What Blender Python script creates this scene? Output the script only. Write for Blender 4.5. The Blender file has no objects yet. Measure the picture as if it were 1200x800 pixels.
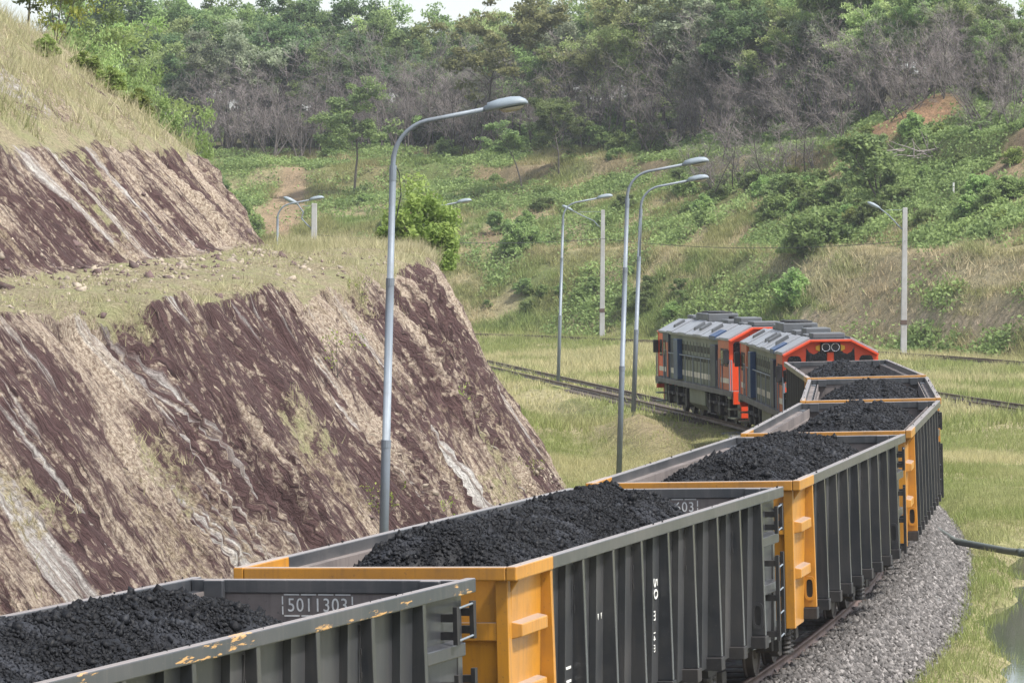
HAZE, SKY, SUN, EXPO = 0.0002, .13, 3.0, 1.1
import bpy, math, random
import numpy as np
from mathutils import Vector, Matrix
R = math.radians
sc = bpy.context.scene
col = sc.collection
random.seed(7)
F_PX = 4414.0
EYE = 5.704

# ------------------------------------------------------------------ noise
def _h(ix, iy, seed):
    n = (ix.astype(np.int64) * 374761393 + iy.astype(np.int64) * 668265263 + seed * 974711) & 0x7fffffff
    n = ((n ^ (n >> 13)) * 1274126177) & 0x7fffffff
    n = n ^ (n >> 16)
    return (n & 0xffff) / 65535.0
def vnoise(x, y, seed=0):
    x = np.asarray(x, float); y = np.asarray(y, float)
    xi = np.floor(x); yi = np.floor(y); fx = x - xi; fy = y - yi
    fx = fx * fx * (3 - 2 * fx); fy = fy * fy * (3 - 2 * fy)
    a = _h(xi, yi, seed); b = _h(xi + 1, yi, seed); c = _h(xi, yi + 1, seed); d = _h(xi + 1, yi + 1, seed)
    return (a + (b - a) * fx) * (1 - fy) + (c + (d - c) * fx) * fy
def fbm(x, y, seed=0, oct=4, gain=.5):
    s = 0; a = 1; t = 0
    for k in range(oct):
        s = s + a * vnoise(x * 2**k + 17.3 * k, y * 2**k - 9.1 * k, seed + k); t += a; a *= gain
    return s / t
def sstep(a, b, x):
    t = np.clip((x - a) / (b - a), 0, 1); return t * t * (3 - 2 * t)

# ------------------------------------------------------------------ object helpers
def tag(o, label=None, cat=None, group=None, kind=None):
    if label: o['label'] = label
    if cat: o['category'] = cat
    if group: o['group'] = group
    if kind: o['kind'] = kind
    return o
def empty(name, loc=(0, 0, 0), rot=(0, 0, 0)):
    e = bpy.data.objects.new(name, None); col.objects.link(e)
    e.location = loc; e.rotation_euler = rot; e.empty_display_size = .2
    return e
def link(name, me, mats, parent=None):
    for m in (mats if isinstance(mats, (list, tuple)) else [mats]): me.materials.append(m)
    o = bpy.data.objects.new(name, me); col.objects.link(o)
    if parent: o.parent = parent
    return o
def kids(o): return [c for c in col.objects if c.parent == o]
def copy_tree(o, parent=None, skip=()):
    c = o.copy(); col.objects.link(c)
    if parent: c.parent = parent
    for ch in list(o.children):
        if ch.name.split('.')[0] in skip: continue
        copy_tree(ch, c)
    return c
def np_mesh(name, V, Fs, cols=None, smooth=False):
    """Fs: one array or a list of arrays (n,k). cols: per-face colours (n,3)."""
    if not isinstance(Fs, list): Fs = [Fs]
    me = bpy.data.meshes.new(name)
    V = np.ascontiguousarray(V, dtype=np.float32)
    me.vertices.add(len(V)); me.vertices.foreach_set('co', V.ravel())
    idx = np.concatenate([f.ravel() for f in Fs]).astype(np.int32)
    tot = np.concatenate([np.full(len(f), f.shape[1]) for f in Fs]).astype(np.int32)
    st = np.concatenate([[0], np.cumsum(tot)[:-1]]).astype(np.int32)
    me.loops.add(len(idx)); me.loops.foreach_set('vertex_index', idx)
    me.polygons.add(len(tot)); me.polygons.foreach_set('loop_start', st); me.polygons.foreach_set('loop_total', tot)
    if smooth: me.polygons.foreach_set('use_smooth', np.ones(len(tot), bool))
    me.update(calc_edges=True); me.validate()
    if cols is not None:
        dom = 'FACE' if len(cols) == len(tot) else 'POINT'
        at = me.attributes.new('Col', 'FLOAT_COLOR', dom)
        c4 = np.ones((len(cols), 4), np.float32); c4[:, :3] = cols
        at.data.foreach_set('color', c4.ravel())
    return me

class MB:
    def __init__(s): s.v = []; s.f = []; s.m = []
    def add(s, vs, fs, mi=0):
        b = len(s.v); s.v += [tuple(v) for v in vs]
        for f in fs: s.f.append(tuple(b + i for i in f)); s.m.append(mi)
        return s
    def hexa(s, p, mi=0):      # p: 4 bottom ccw, 4 top ccw
        return s.add(p, [(3, 2, 1, 0), (4, 5, 6, 7), (0, 1, 5, 4), (1, 2, 6, 5), (2, 3, 7, 6), (3, 0, 4, 7)], mi)
    def box(s, x0, x1, y0, y1, z0, z1, mi=0):
        if x0 > x1: x0, x1 = x1, x0
        if y0 > y1: y0, y1 = y1, y0
        return s.hexa([(x0, y0, z0), (x1, y0, z0), (x1, y1, z0), (x0, y1, z0), (x0, y0, z1), (x1, y0, z1), (x1, y1, z1), (x0, y1, z1)], mi)
    def prism(s, poly, axis, a0, a1, mi=0):   # poly in the two other axes, in order
        n = len(poly); vs = []
        for a in (a0, a1):
            for p, q in poly:
                vs.append({'x': (a, p, q), 'y': (p, a, q), 'z': (p, q, a)}[axis])
        fs = [tuple(range(n))[::-1], tuple(range(n, 2 * n))] + [(i, (i + 1) % n, n + (i + 1) % n, n + i) for i in range(n)]
        return s.add(vs, fs, mi)
    def tube(s, pts, rad, n=8, mi=0, cap=True):
        pts = [Vector(p) for p in pts]
        if not hasattr(rad, '__len__'): rad = [rad] * len(pts)
        vs = []; up = None
        for i, p in enumerate(pts):
            t = (pts[min(i + 1, len(pts) - 1)] - pts[max(i - 1, 0)]).normalized()
            if up is None: up = Vector((0, 0, 1)) if abs(t.z) < .9 else Vector((1, 0, 0))
            a = t.cross(up)
            if a.length < 1e-4: a = t.cross(Vector((0, 1, 0)))
            a.normalize(); b = t.cross(a).normalized(); up = -b if False else up
            for k in range(n):
                an = 2 * math.pi * k / n
                vs.append(p + (a * math.cos(an) + b * math.sin(an)) * rad[i])
        fs = []
        for i in range(len(pts) - 1):
            for k in range(n):
                fs.append((i * n + k, i * n + (k + 1) % n, (i + 1) * n + (k + 1) % n, (i + 1) * n + k))
        if cap: fs += [tuple(range(n))[::-1], tuple(range((len(pts) - 1) * n, len(pts) * n))]
        return s.add(vs, fs, mi)
    def lathe(s, prof, c, axis='z', n=20, mi=0):
        vs = []
        for r, a in prof:
            for k in range(n):
                an = 2 * math.pi * k / n; p, q = r * math.cos(an), r * math.sin(an)
                d = {'x': (a, p, q), 'y': (p, a, q), 'z': (p, q, a)}[axis]
                vs.append((c[0] + d[0], c[1] + d[1], c[2] + d[2]))
        m = len(prof)
        fs = [(i * n + k, i * n + (k + 1) % n, (i + 1) * n + (k + 1) % n, (i + 1) * n + k) for i in range(m - 1) for k in range(n)]
        fs += [tuple(range(n))[::-1], tuple(range((m - 1) * n, m * n))]
        return s.add(vs, fs, mi)
    def mirror_x(s):
        s.v = [(-x, y, z) for x, y, z in s.v]; s.f = [f[::-1] for f in s.f]; return s
    def build(s, name, mats, parent=None, smooth=False, bevel=0):
        me = bpy.data.meshes.new(name); me.from_pydata(s.v, [], s.f)
        me.polygons.foreach_set('material_index', s.m)
        import bmesh
        bm = bmesh.new(); bm.from_mesh(me); bmesh.ops.recalc_face_normals(bm, faces=bm.faces); bm.to_mesh(me); bm.free()
        if smooth: me.polygons.foreach_set('use_smooth', [True] * len(me.polygons))
        me.update()
        o = link(name, me, mats, parent)
        if bevel:
            b = o.modifiers.new('edge', 'BEVEL'); b.width = bevel; b.segments = 2; b.limit_method = 'ANGLE'; b.angle_limit = R(40)
        return o

# ------------------------------------------------------------------ materials
class NT:
    def __init__(s, name):
        s.mat = bpy.data.materials.new(name); s.mat.use_nodes = True
        s.t = s.mat.node_tree; s.b = s.t.nodes['Principled BSDF']; s.out = s.t.nodes['Material Output']
    def n(s, typ, **kw):
        x = s.t.nodes.new(typ)
        for k, v in kw.items():
            if k in x.inputs.keys(): x.inputs[k].default_value = v
            else: setattr(x, k, v)
        return x
    def l(s, a, b): s.t.links.new(a, b)
    def coord(s, kind='Object', scale=(1, 1, 1), uv=None):
        if uv: c = s.n('ShaderNodeUVMap', uv_map=uv).outputs[0]
        else: c = s.n('ShaderNodeTexCoord').outputs[kind]
        m = s.n('ShaderNodeMapping'); m.inputs['Scale'].default_value = scale; s.l(c, m.inputs[0]); return m.outputs[0]
    def noise(s, vec, scale, detail=5, rough=.55, dist=0):
        x = s.n('ShaderNodeTexNoise'); x.inputs['Scale'].default_value = scale; x.inputs['Detail'].default_value = detail
        x.inputs['Roughness'].default_value = rough; x.inputs['Distortion'].default_value = dist; s.l(vec, x.inputs['Vector']); return x.outputs['Fac']
    def ramp(s, fac, stops, interp='LINEAR'):
        r = s.n('ShaderNodeValToRGB'); r.color_ramp.interpolation = interp
        e = r.color_ramp.elements
        while len(e) < len(stops): e.new(.5)
        for i, (p, c) in enumerate(stops):
            e[i].position = p; e[i].color = (c, c, c, 1) if not hasattr(c, '__len__') else (*c, 1)
        s.l(fac, r.inputs[0]); return r.outputs[0]
    def mix(s, fac, a, b, typ='MIX'):
        m = s.n('ShaderNodeMix', data_type='RGBA', blend_type=typ)
        for sock, v in ((m.inputs['Factor'], fac), (m.inputs['A'], a), (m.inputs['B'], b)):
            if hasattr(v, 'is_linked') or hasattr(v, 'links'): s.l(v, sock)
            elif hasattr(v, '__len__'): sock.default_value = (*v, 1)
            else: sock.default_value = v
        # colour inputs are indices 6,7
        return m.outputs['Result']
    def bump(s, h, strength=.5, dist=.02):
        b = s.n('ShaderNodeBump'); b.inputs['Strength'].default_value = strength; b.inputs['Distance'].default_value = dist
        s.l(h, b.inputs['Height']); s.l(b.outputs[0], s.b.inputs['Normal'])
def cmix(nt, fac, a, b, typ='MIX'):
    m = nt.n('ShaderNodeMix'); m.data_type = 'RGBA'; m.blend_type = typ
    ins = {i.identifier: i for i in m.inputs}
    def put(sock, v):
        if isinstance(v, bpy.types.NodeSocket): nt.l(v, sock)
        elif hasattr(v, '__len__'): sock.default_value = (*v, 1)
        else: sock.default_value = v
    put(ins['Factor_Float'], fac); put(ins['A_Color'], a); put(ins['B_Color'], b)
    return {o.identifier: o for o in m.outputs}['Result_Color']
NT.mix = cmix

def paint(name, c, rough=.45, dirt=(.09, .075, .06), amount=.5, scale=1.2, metal=0, chips=None, streak=True, spec=.5, coat=0, dust=None):
    nt = NT(name); co = nt.coord()
    f = nt.noise(co, scale, 6, .65)
    fac = nt.ramp(f, [(.42, 0.0), (.75, amount)])
    base = nt.mix(fac, c, dirt)
    if streak:
        st = nt.noise(nt.coord(scale=(9, 9, .6)), 1.6, 4, .6)
        base = nt.mix(nt.ramp(st, [(.5, 0.0), (.8, amount * .7)]), base, dirt)
    sp = nt.noise(co, 28, 2, .5)
    base = nt.mix(nt.ramp(sp, [(.68, 0.0), (.74, amount * .6)]), base, dirt)
    if dust:
        ge = nt.n('ShaderNodeNewGeometry'); sx = nt.n('ShaderNodeSeparateXYZ'); nt.l(ge.outputs['True Normal'], sx.inputs[0])
        base = nt.mix(nt.mix(1.0, nt.ramp(sx.outputs[2], [(.80, 0.0), (.93, 1.0)]), nt.ramp(nt.noise(co, 5, 5, .7), [(.2, .85), (.42, 1.0)]), 'MULTIPLY'), base, dust)
    if chips:
        cf = nt.noise(nt.coord(scale=(1, .5, 3.2)), chips[1], 9, .70)
        base = nt.mix(nt.ramp(cf, [(chips[2], 0.0), (chips[2] + .02, 1.0)]), base, chips[0])
    nt.l(base, nt.b.inputs['Base Color'])
    nt.b.inputs['Metallic'].default_value = metal
    nt.b.inputs['Specular IOR Level'].default_value = spec
    nt.b.inputs['Coat Weight'].default_value = coat; nt.b.inputs['Coat Roughness'].default_value = .22
    rr = nt.ramp(f, [(.3, rough), (.75, min(1, rough + .25))]); nt.l(rr, nt.b.inputs['Roughness'])
    nt.bump(f, .12, .01)
    return nt.mat

def leafmat(name, trans=.35, rough=.6, var=.35):
    nt = NT(name)
    a = nt.n('ShaderNodeAttribute'); a.attribute_name = 'Col'
    oi = nt.n('ShaderNodeObjectInfo')
    hsv = nt.n('ShaderNodeHueSaturation'); nt.l(a.outputs['Color'], hsv.inputs['Color'])
    mr = nt.n('ShaderNodeMapRange'); nt.l(oi.outputs['Random'], mr.inputs[0]); mr.inputs[3].default_value = 1 - var; mr.inputs[4].default_value = 1 + var
    nt.l(mr.outputs[0], hsv.inputs['Value'])
    mh = nt.n('ShaderNodeMapRange'); nt.l(oi.outputs['Random'], mh.inputs[0]); mh.inputs[3].default_value = .485; mh.inputs[4].default_value = .515
    nt.l(mh.outputs[0], hsv.inputs['Hue'])
    nt.l(hsv.outputs[0], nt.b.inputs['Base Color']); nt.b.inputs['Roughness'].default_value = rough
    nt.b.inputs['Specular IOR Level'].default_value = .25
    tr = nt.n('ShaderNodeBsdfTranslucent'); nt.l(hsv.outputs[0], tr.inputs[0])
    mx = nt.n('ShaderNodeMixShader'); mx.inputs[0].default_value = trans
    nt.l(nt.b.outputs[0], mx.inputs[1]); nt.l(tr.outputs[0], mx.inputs[2]); nt.l(mx.outputs[0], nt.out.inputs[0])
    return nt.mat

M = {}
M['dark'] = paint('wagon_dark_paint', (.012, .014, .020), .34, (.075, .066, .06), .5, .9, spec=.7, coat=.7)
M['plate'] = paint('wagon_plate_sheen_paint', (.024, .026, .031), .42, (.075, .068, .064), .5, .9, spec=.6, coat=.45)  # base lighter than the stakes: grazing sky sheen put into the colour, plus dirt
M['rim'] = paint('wagon_rim_paint', (.034, .037, .042), .4, (.13, .12, .115), .5, .9, spec=.6, coat=.4, dust=(.20, .172, .16))
M['rimchip'] = paint('wagon_chipped_rim_paint', (.030, .036, .044), .42, (.13, .12, .115), .4, .9, chips=((.50, .29, .11), 3.0, .60), spec=.6, coat=.3, dust=(.20, .172, .16))
M['yellow'] = paint('wagon_yellow_paint', (.46, .20, .014), .42, (.13, .07, .03), .7, .9, coat=.4, dust=(.30, .235, .19))
M['inner'] = paint('wagon_dusty_lining', (.17, .145, .135), .75, (.045, .04, .042), .85, .7)
M['black'] = paint('black_steel', (.012, .012, .014), .5, (.06, .05, .045), .5, 3)
M['under'] = paint('grimy_underframe', (.02, .019, .02), .6, (.09, .075, .06), .6, 3)
M['wheel'] = paint('worn_wheel_steel', (.07, .06, .055), .5, (.1, .07, .05), .6, 5, metal=.3)
M['rail'] = paint('rusty_rail', (.13, .085, .07), .5, (.06, .045, .04), .6, 4, metal=.3)
M['sleeper'] = paint('concrete_sleeper', (.12, .10, .085), .85, (.08, .07, .06), .7, 4)
M['galv'] = paint('galvanised_pole', (.20, .235, .275), .45, (.12, .125, .13), .6, 1.5, metal=.15)
M['lampgrey'] = paint('lamp_housing_grey', (.22, .265, .30), .4, (.17, .18, .19), .3, 4)
M['concrete'] = paint('pole_concrete', (.42, .42, .42), .8, (.25, .22, .2), .6, 1.4)
M['lens'] = paint('lamp_lens', (.35, .33, .25), .2, (.2, .18, .12), .3, 5)
M['white'] = paint('stencil_white', (.66, .66, .64), .6, (.3, .28, .26), .4, 12, streak=False)
M['pipe'] = paint('pipe_plastic', (.09, .11, .105), .45, (.15, .14, .12), .4, 2)
M['orange'] = paint('loco_end_orange', (.66, .062, .012), .35, (.35, .08, .03), .3, 1.2)
M['orange_side'] = paint('loco_side_orange', (.50, .13, .05), .5, (.24, .14, .09), .6, .8)
M['green'] = paint('loco_hood_green', (.135, .155, .12), .5, (.12, .115, .095), .6, .8)
M['blue'] = paint('loco_blue', (.018, .05, .13), .4, (.04, .05, .07), .4, 1)
M['navy'] = paint('loco_navy', (.02, .028, .05), .45, (.05, .05, .055), .4, 1)
M['cream'] = paint('loco_cream_stripe', (.60, .57, .50), .5, (.25, .2, .15), .5, 1)
M['roof'] = paint('loco_roof_grey', (.235, .25, .27), .4, (.16, .15, .15), .5, .8)
M['roofdark'] = paint('loco_roof_hatch', (.10, .108, .118), .5, (.07, .07, .07), .5, 2)
M['deck'] = paint('loco_deck_grey', (.11, .108, .112), .6, (.08, .075, .07), .5, 2)
M['glass'] = paint('dark_glass', (.012, .011, .014), .12, (.03, .03, .03), .3, 3, streak=False)
M['grille'] = paint('dark_maroon_grille', (.035, .015, .014), .6, (.02, .015, .015), .4, 4)
M['chrome'] = paint('headlight_reflector', (.75, .77, .8), .12, (.5, .5, .5), .2, 20, metal=1, streak=False)
M['wire'] = paint('black_cable', (.02, .02, .022), .6, (.05, .05, .05), .3, 3)
M['leaf'] = leafmat('tree_leaves', .5); M['grass'] = leafmat('grass_blades', .42, .7, .05)
M['lampyellow'] = paint('marker_yellow', (.8, .45, .03), .4, (.4, .2, .03), .2, 6)

def barkmat(name, c1, c2):
    nt = NT(name); f = nt.noise(nt.coord(scale=(6, 6, 1)), 2, 5)
    oi = nt.n('ShaderNodeObjectInfo')
    c = nt.mix(nt.ramp(f, [(.3, 0.0), (.7, 1.0)]), c1, c2)
    hs = nt.n('ShaderNodeHueSaturation'); nt.l(c, hs.inputs['Color'])
    mr = nt.n('ShaderNodeMapRange'); nt.l(oi.outputs['Random'], mr.inputs[0]); mr.inputs[3].default_value = .7; mr.inputs[4].default_value = 1.25
    nt.l(mr.outputs[0], hs.inputs['Value']); nt.l(hs.outputs[0], nt.b.inputs['Base Color']); nt.b.inputs['Roughness'].default_value = .9
    return nt.mat
M['bark'] = barkmat('tree_bark', (.07, .058, .05), (.13, .115, .1))
M['twig'] = barkmat('bare_twigs', (.18, .15, .142), (.30, .265, .255))

def coalmat():
    nt = NT('black_coal'); co = nt.coord()
    f = nt.noise(co, 1.1, 5, .6, .8); g = nt.noise(co, 30, 4, .6)
    c = nt.mix(nt.ramp(f, [(.53, 0.0), (.66, 1.0)]), (.0032, .0035, .005), (.026, .028, .034))
    c = nt.mix(nt.ramp(g, [(.62, 0.0), (.75, .7)]), c, (.022, .022, .026))
    nt.b.inputs['Specular IOR Level'].default_value = .25
    nt.l(c, nt.b.inputs['Base Color']); nt.l(nt.ramp(g, [(.3, .42), (.7, .8)]), nt.b.inputs['Roughness'])
    nt.bump(g, .6, .02); return nt.mat
M['coal'] = coalmat()
def stonemat():
    nt = NT('ballast_gravel'); co = nt.coord('Object'); v = nt.n('ShaderNodeTexVoronoi'); v.inputs['Scale'].default_value = 14; nt.l(co, v.inputs['Vector'])
    f = nt.noise(co, .8, 5); g = nt.noise(co, 9, 3)
    c = nt.mix(nt.ramp(g, [(.3, 0.0), (.7, 1.0)]), (.11, .105, .108), (.24, .23, .23))
    c = nt.mix(nt.ramp(f, [(.45, 0.0), (.7, .6)]), c, (.16, .13, .10))
    c = nt.mix(.5, c, v.outputs['Color'], 'SOFT_LIGHT')
    bw = nt.n('ShaderNodeRGBToBW'); nt.l(c, bw.inputs[0]); c = nt.mix(.72, c, bw.outputs[0])
    nt.l(c, nt.b.inputs['Base Color']); nt.b.inputs['Roughness'].default_value = .85; nt.bump(v.outputs['Distance'], .9, .05); return nt.mat
M['gravel'] = stonemat()
def stone2():
    nt = NT('ballast_stone'); a = nt.n('ShaderNodeAttribute'); a.attribute_name = 'Col'
    f = nt.noise(nt.coord(), 22, 3)
    nt.l(nt.mix(nt.ramp(f, [(.3, 0.0), (.7, .5)]), a.outputs['Color'], (.10, .09, .085)), nt.b.inputs['Base Color']); nt.b.inputs['Roughness'].default_value = .85; return nt.mat
M['stone'] = stone2()
def groundmat():
    nt = NT('grassy_earth'); a = nt.n('ShaderNodeAttribute'); a.attribute_name = 'Col'; co = nt.coord()
    f = nt.noise(co, 1.3, 6, .65); g = nt.noise(co, 7, 4, .6)
    c = nt.mix(nt.ramp(f, [(.35, .0), (.75, .65)]), a.outputs['Color'], (.10, .09, .04), 'MIX')
    c = nt.mix(nt.ramp(g, [(.35, .55), (.65, 0.0)]), c, (.05, .045, .025))
    nt.l(c, nt.b.inputs['Base Color']); nt.b.inputs['Roughness'].default_value = .95; nt.b.inputs['Specular IOR Level'].default_value = .1
    nt.bump(nt.noise(co, 3, 6, .7), .9, .25); return nt.mat
M['ground'] = groundmat()
def rockmat():
    nt = NT('stratified_rock'); uv = 'strata'; oc = nt.coord()
    def math_(op, a, b, c=None):
        m = nt.n('ShaderNodeMath', operation=op)
        for k, v in enumerate((a, b) + ((c,) if c is not None else ())):
            if isinstance(v, bpy.types.NodeSocket): nt.l(v, m.inputs[k])
            else: m.inputs[k].default_value = v
        return m.outputs[0]
    big = nt.noise(nt.coord(uv=uv, scale=(.30, .07, 1)), 1, 3, .55, .3)
    mid = nt.noise(nt.coord(uv=uv, scale=(1.7, .12, 1)), 1, 6, .58, .15)
    thin = nt.noise(nt.coord(uv=uv, scale=(8, .34, 1)), 1, 5, .58, .12)
    fine = nt.noise(nt.coord(uv=uv, scale=(22, 1.9, 1)), 1, 5, .62, .1)
    grit = nt.noise(oc, 16, 6, .72)
    clod = nt.noise(oc, 5, 6, .66)
    maroon = nt.mix(nt.ramp(fine, [(.36, 0.0), (.64, 1.0)]), (.045, .025, .025), (.13, .078, .075))
    cream = nt.mix(nt.ramp(grit, [(.36, 0.0), (.60, 1.0)]), (.165, .112, .08), (.56, .47, .37))
    white = nt.mix(nt.ramp(grit, [(.36, 0.0), (.60, 1.0)]), (.34, .32, .30), (.70, .68, .64))
    reg = nt.noise(oc, .28, 4, .6, .4); calm = nt.ramp(nt.noise(nt.coord(uv=uv, scale=(.22, .16, 1)), 1, 3, .6), [(.40, .25), (.60, 1.0)])
    thin0 = thin; thin = math_('ADD', math_('MULTIPLY', math_('SUBTRACT', thin, .5), calm), .5)
    v = math_('ADD', math_('ADD', math_('MULTIPLY', big, 1.0), math_('MULTIPLY', reg, 1.1)), math_('ADD', math_('MULTIPLY', mid, .65), math_('ADD', math_('MULTIPLY', thin, 1.0), math_('MULTIPLY', clod, .30))))
    c = nt.mix(nt.ramp(v, [(.485, 0.0), (.505, .5), (.53, 1.0)]) if False else nt.ramp(math_('MULTIPLY', v, .247), [(.498, 0.0), (.516, .5), (.538, 1.0)]), maroon, cream)
    fr = nt.n('ShaderNodeTexVoronoi'); fr.inputs['Scale'].default_value = 1; nt.l(nt.coord(uv=uv, scale=(11, 2.2, 1)), fr.inputs['Vector']); fb = nt.n('ShaderNodeRGBToBW'); nt.l(fr.outputs['Color'], fb.inputs[0])
    c = nt.mix(math_('MULTIPLY', nt.ramp(fb.outputs[0], [(.56, 0.0), (.62, .85)]), nt.ramp(clod, [(.48, 0.0), (.60, 1.0)])), c, cream)
    c = nt.mix(math_('MULTIPLY', nt.ramp(fb.outputs[0], [(.30, .8), (.36, 0.0)]), nt.ramp(clod, [(.40, 1.0), (.52, 0.0)])), c, maroon)
    wv = nt.noise(nt.coord(uv=uv, scale=(.5, .07, 1)), 1, 3, .55, .3)
    c = nt.mix(nt.ramp(math_('ADD', math_('MULTIPLY', wv, .75), math_('MULTIPLY', thin, .25)), [(.57, 0.0), (.585, .35), (.62, .9)]), c, nt.mix(nt.ramp(thin, [(.42, 0.0), (.55, 1.0)]), (.26, .21, .18), white))
    tn = math_('ADD', math_('MULTIPLY', nt.noise(nt.coord(uv=uv, scale=(.22, .12, 1)), 1, 4, .6), .7), math_('MULTIPLY', clod, .3))
    c = nt.mix(nt.ramp(tn, [(.55, 0.0), (.60, .8)]), c, nt.mix(nt.ramp(grit, [(.38, 0.0), (.6, 1.0)]), (.13, .095, .06), (.42, .34, .24)))
    c = nt.mix(nt.ramp(math_('ADD', math_('MULTIPLY', fine, .6), math_('MULTIPLY', thin, .4)), [(.36, .85), (.43, 0.0)]), c, (.028, .018, .016))
    a = nt.n('ShaderNodeAttribute'); a.attribute_name = 'Col'   # red: soil and dry grass litter
    gm = nt.n('ShaderNodeSeparateColor'); nt.l(a.outputs['Color'], gm.inputs[0])
    g2 = nt.mix(nt.ramp(grit, [(.36, 0.0), (.60, 1.0)]), (.15, .12, .07), (.42, .36, .24))
    g2 = nt.mix(nt.ramp(nt.noise(oc, 1.2, 5, .65), [(.45, 0.0), (.62, .7)]), g2, (.30, .31, .15))
    ad = math_('ADD', math_('MULTIPLY_ADD', clod, 1.1, -.55), gm.outputs[0])
    c = nt.mix(nt.ramp(ad, [(.42, 0.0), (.56, 1.0)]), c, g2)
    nt.l(c, nt.b.inputs['Base Color']); nt.b.inputs['Roughness'].default_value = .9; nt.b.inputs['Specular IOR Level'].default_value = .2
    nt.bump(math_('ADD', math_('MULTIPLY_ADD', thin, 1.6, fine), math_('MULTIPLY', grit, .8)), 1.0, .12); return nt.mat
M['rock'] = rockmat()
def watermat():
    nt = NT('pond_water'); nt.b.inputs['Base Color'].default_value = (.05, .06, .035, 1); nt.b.inputs['Roughness'].default_value = .04
    nt.bump(nt.noise(nt.coord(), 5, 3), .05, .01); return nt.mat
M['water'] = watermat()

# ------------------------------------------------------------------ track alignment
_ds = .25
_s = np.arange(-90, 330, _ds)
_hd = np.radians(10.3) - _s / 221.0
_hd = np.where(_s > 40, np.radians(np.interp(_s, [40, 47, 55, 63, 72], [-.1, -.8, -3.6, -7.2, -8.0])), _hd)
_x = np.cumsum(np.sin(_hd) * _ds); _y = np.cumsum(np.cos(_hd) * _ds)
_i0 = np.searchsorted(_s, 0); _x += 5.212 - _x[_i0]; _y += 62.205 - _y[_i0]
def head(s): return np.interp(s, _s, _hd)
def at(s, n=0):          # n: metres to the left of the track centre
    h = head(s); return np.interp(s, _s, _x) - n * np.cos(h), np.interp(s, _s, _y) + n * np.sin(h)
def trackx(y): return np.interp(y, _y, _x)
def X(px, d): return (px - 600.0) / F_PX * d
CANT = R(1.445)

# other two tracks
T2 = np.array([(24.5, 85), (21.2, 115), (18.5, 135.7), (16.7, 147.6), (13.8, 170), (10.9, 200), (9.3, 226)])
T3 = np.array([(-60, 275), (-30, 272), (-14, 266), (-.85, 251), (9.2, 233), (16.2, 218), (21.4, 205), (25.7, 189), (29.5, 168), (33, 140)])
def smooth_line(P, n=200):
    d = np.concatenate([[0], np.cumsum(np.hypot(*np.diff(P, axis=0).T))]); t = np.linspace(0, d[-1], n)
    x = np.interp(t, d, P[:, 0]); y = np.interp(t, d, P[:, 1])
    k = np.ones(15) / 15; px = np.pad(x, 7, mode='reflect', reflect_type='odd'); py = np.pad(y, 7, mode='reflect', reflect_type='odd')
    return np.stack([np.convolve(px, k, 'valid'), np.convolve(py, k, 'valid')], 1)
L2, L3 = smooth_line(T2), smooth_line(T3)

# ------------------------------------------------------------------ terrain height
YBX = [-120, -40, -20, -1, 9, 21, 26, 34, 50, 70, 120, 200]; YBY = [284, 282, 276, 262, 246, 217, 202, 180, 165, 200, 330, 420]
QX = [-8, -2, 0, 4, 9, 14, 15, 22, 24, 38, 51, 53, 55, 63, 70, 110, 200, 330]; QZ = [-.6, -.45, -.2, 1.5, 3.4, 5.0, 5.5, 5.75, 6.2, 8.8, 11.0, 12.3, 12.8, 13.1, 14.2, 17, 23, 27]
def qof(x, y): return y - np.interp(x, YBX, YBY)
def nearest_n(x, y):
    return (trackx(y) - x) * np.cos(np.interp(y, _y, _hd))
def terrain(x, y):
    x = np.asarray(x, float); y = np.asarray(y, float)
    q = qof(x, y) + 3 * (fbm(x / 14, y / 14, 3) - .5) * sstep(4, 20, qof(x, y))
    z = np.interp(q, QX, QZ)
    hill = sstep(0, 10, q)
    z = z + hill * ((fbm(x / 7, y / 7, 11, 5) - .5) * (1.5 - 1.1 * np.exp(-((q - 18) / 5)**2)) + (fbm(x / 1.8, y / 1.8, 12, 3) - .5) * .5)
    z = z + (1 - hill) * ((fbm(x / 9, y / 9, 5) - .5) * .35 + (fbm(x / 1.2, y / 1.2, 6, 3) - .5) * .10)
    # bare mound at right, knoll edges
    z = z + 2.2 * np.exp(-(((x - 29) / 4.5)**2 + ((y - 262) / 6)**2)) + 1.0 * np.exp(-(((x - 33) / 4)**2 + ((y - 236) / 5)**2))
    n = nearest_n(x, y)
    near = sstep(1.75, 2.5, np.abs(n)); lvl = -.85 + .58 * sstep(98, 122, y); z = np.where(y < 215, z * near + (1 - near) * lvl, z)
    for L in (L2, L3):
        o_ = 1 if L[0, 1] < L[-1, 1] else -1
        dx = np.abs(x - np.interp(y, L[::o_, 1], L[::o_, 0])) * .75
        w = (1 - sstep(1.6, 4.5, dx)) * sstep(L[:, 1].min() - 6, L[:, 1].min(), y) * (1 - sstep(L[:, 1].max() - 3, L[:, 1].max() + 3, y)); z = z * (1 - w) + (-.24 + .06 * (fbm(x, y, 19, 2) - .5)) * w
    # earth mound between the cutting and the rails
    z = z + (1.0 + .5 * (fbm(x / 1.3, y / 2, 16, 3) - .5)) * np.exp(-(((n - 4.2) / 1.0)**2 + ((y - 118) / 9)**2)) + .6 * np.exp(-(((n - 6.5) / .9)**2 + ((y - 140) / 16)**2))
    # pond on the right
    e = x - (6.75 + (y - 55) * .145) + 1.3 * (fbm(x / 1.5, y / 3.5, 15) - .5)
    z = z - .5 * sstep(-.3, .8, e) * sstep(40, 50, y) * (1 - sstep(80, 86, y)) * (1 - sstep(10, 14, e))
    # ditch puddle at left, below the cutting
    z = z - .3 * np.exp(-(((x - 2.35) / .8)**2 + ((y - 118) / 7)**2))
    return z
def gz(x, y): return float(terrain(np.array([x]), np.array([y]))[0])

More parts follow.
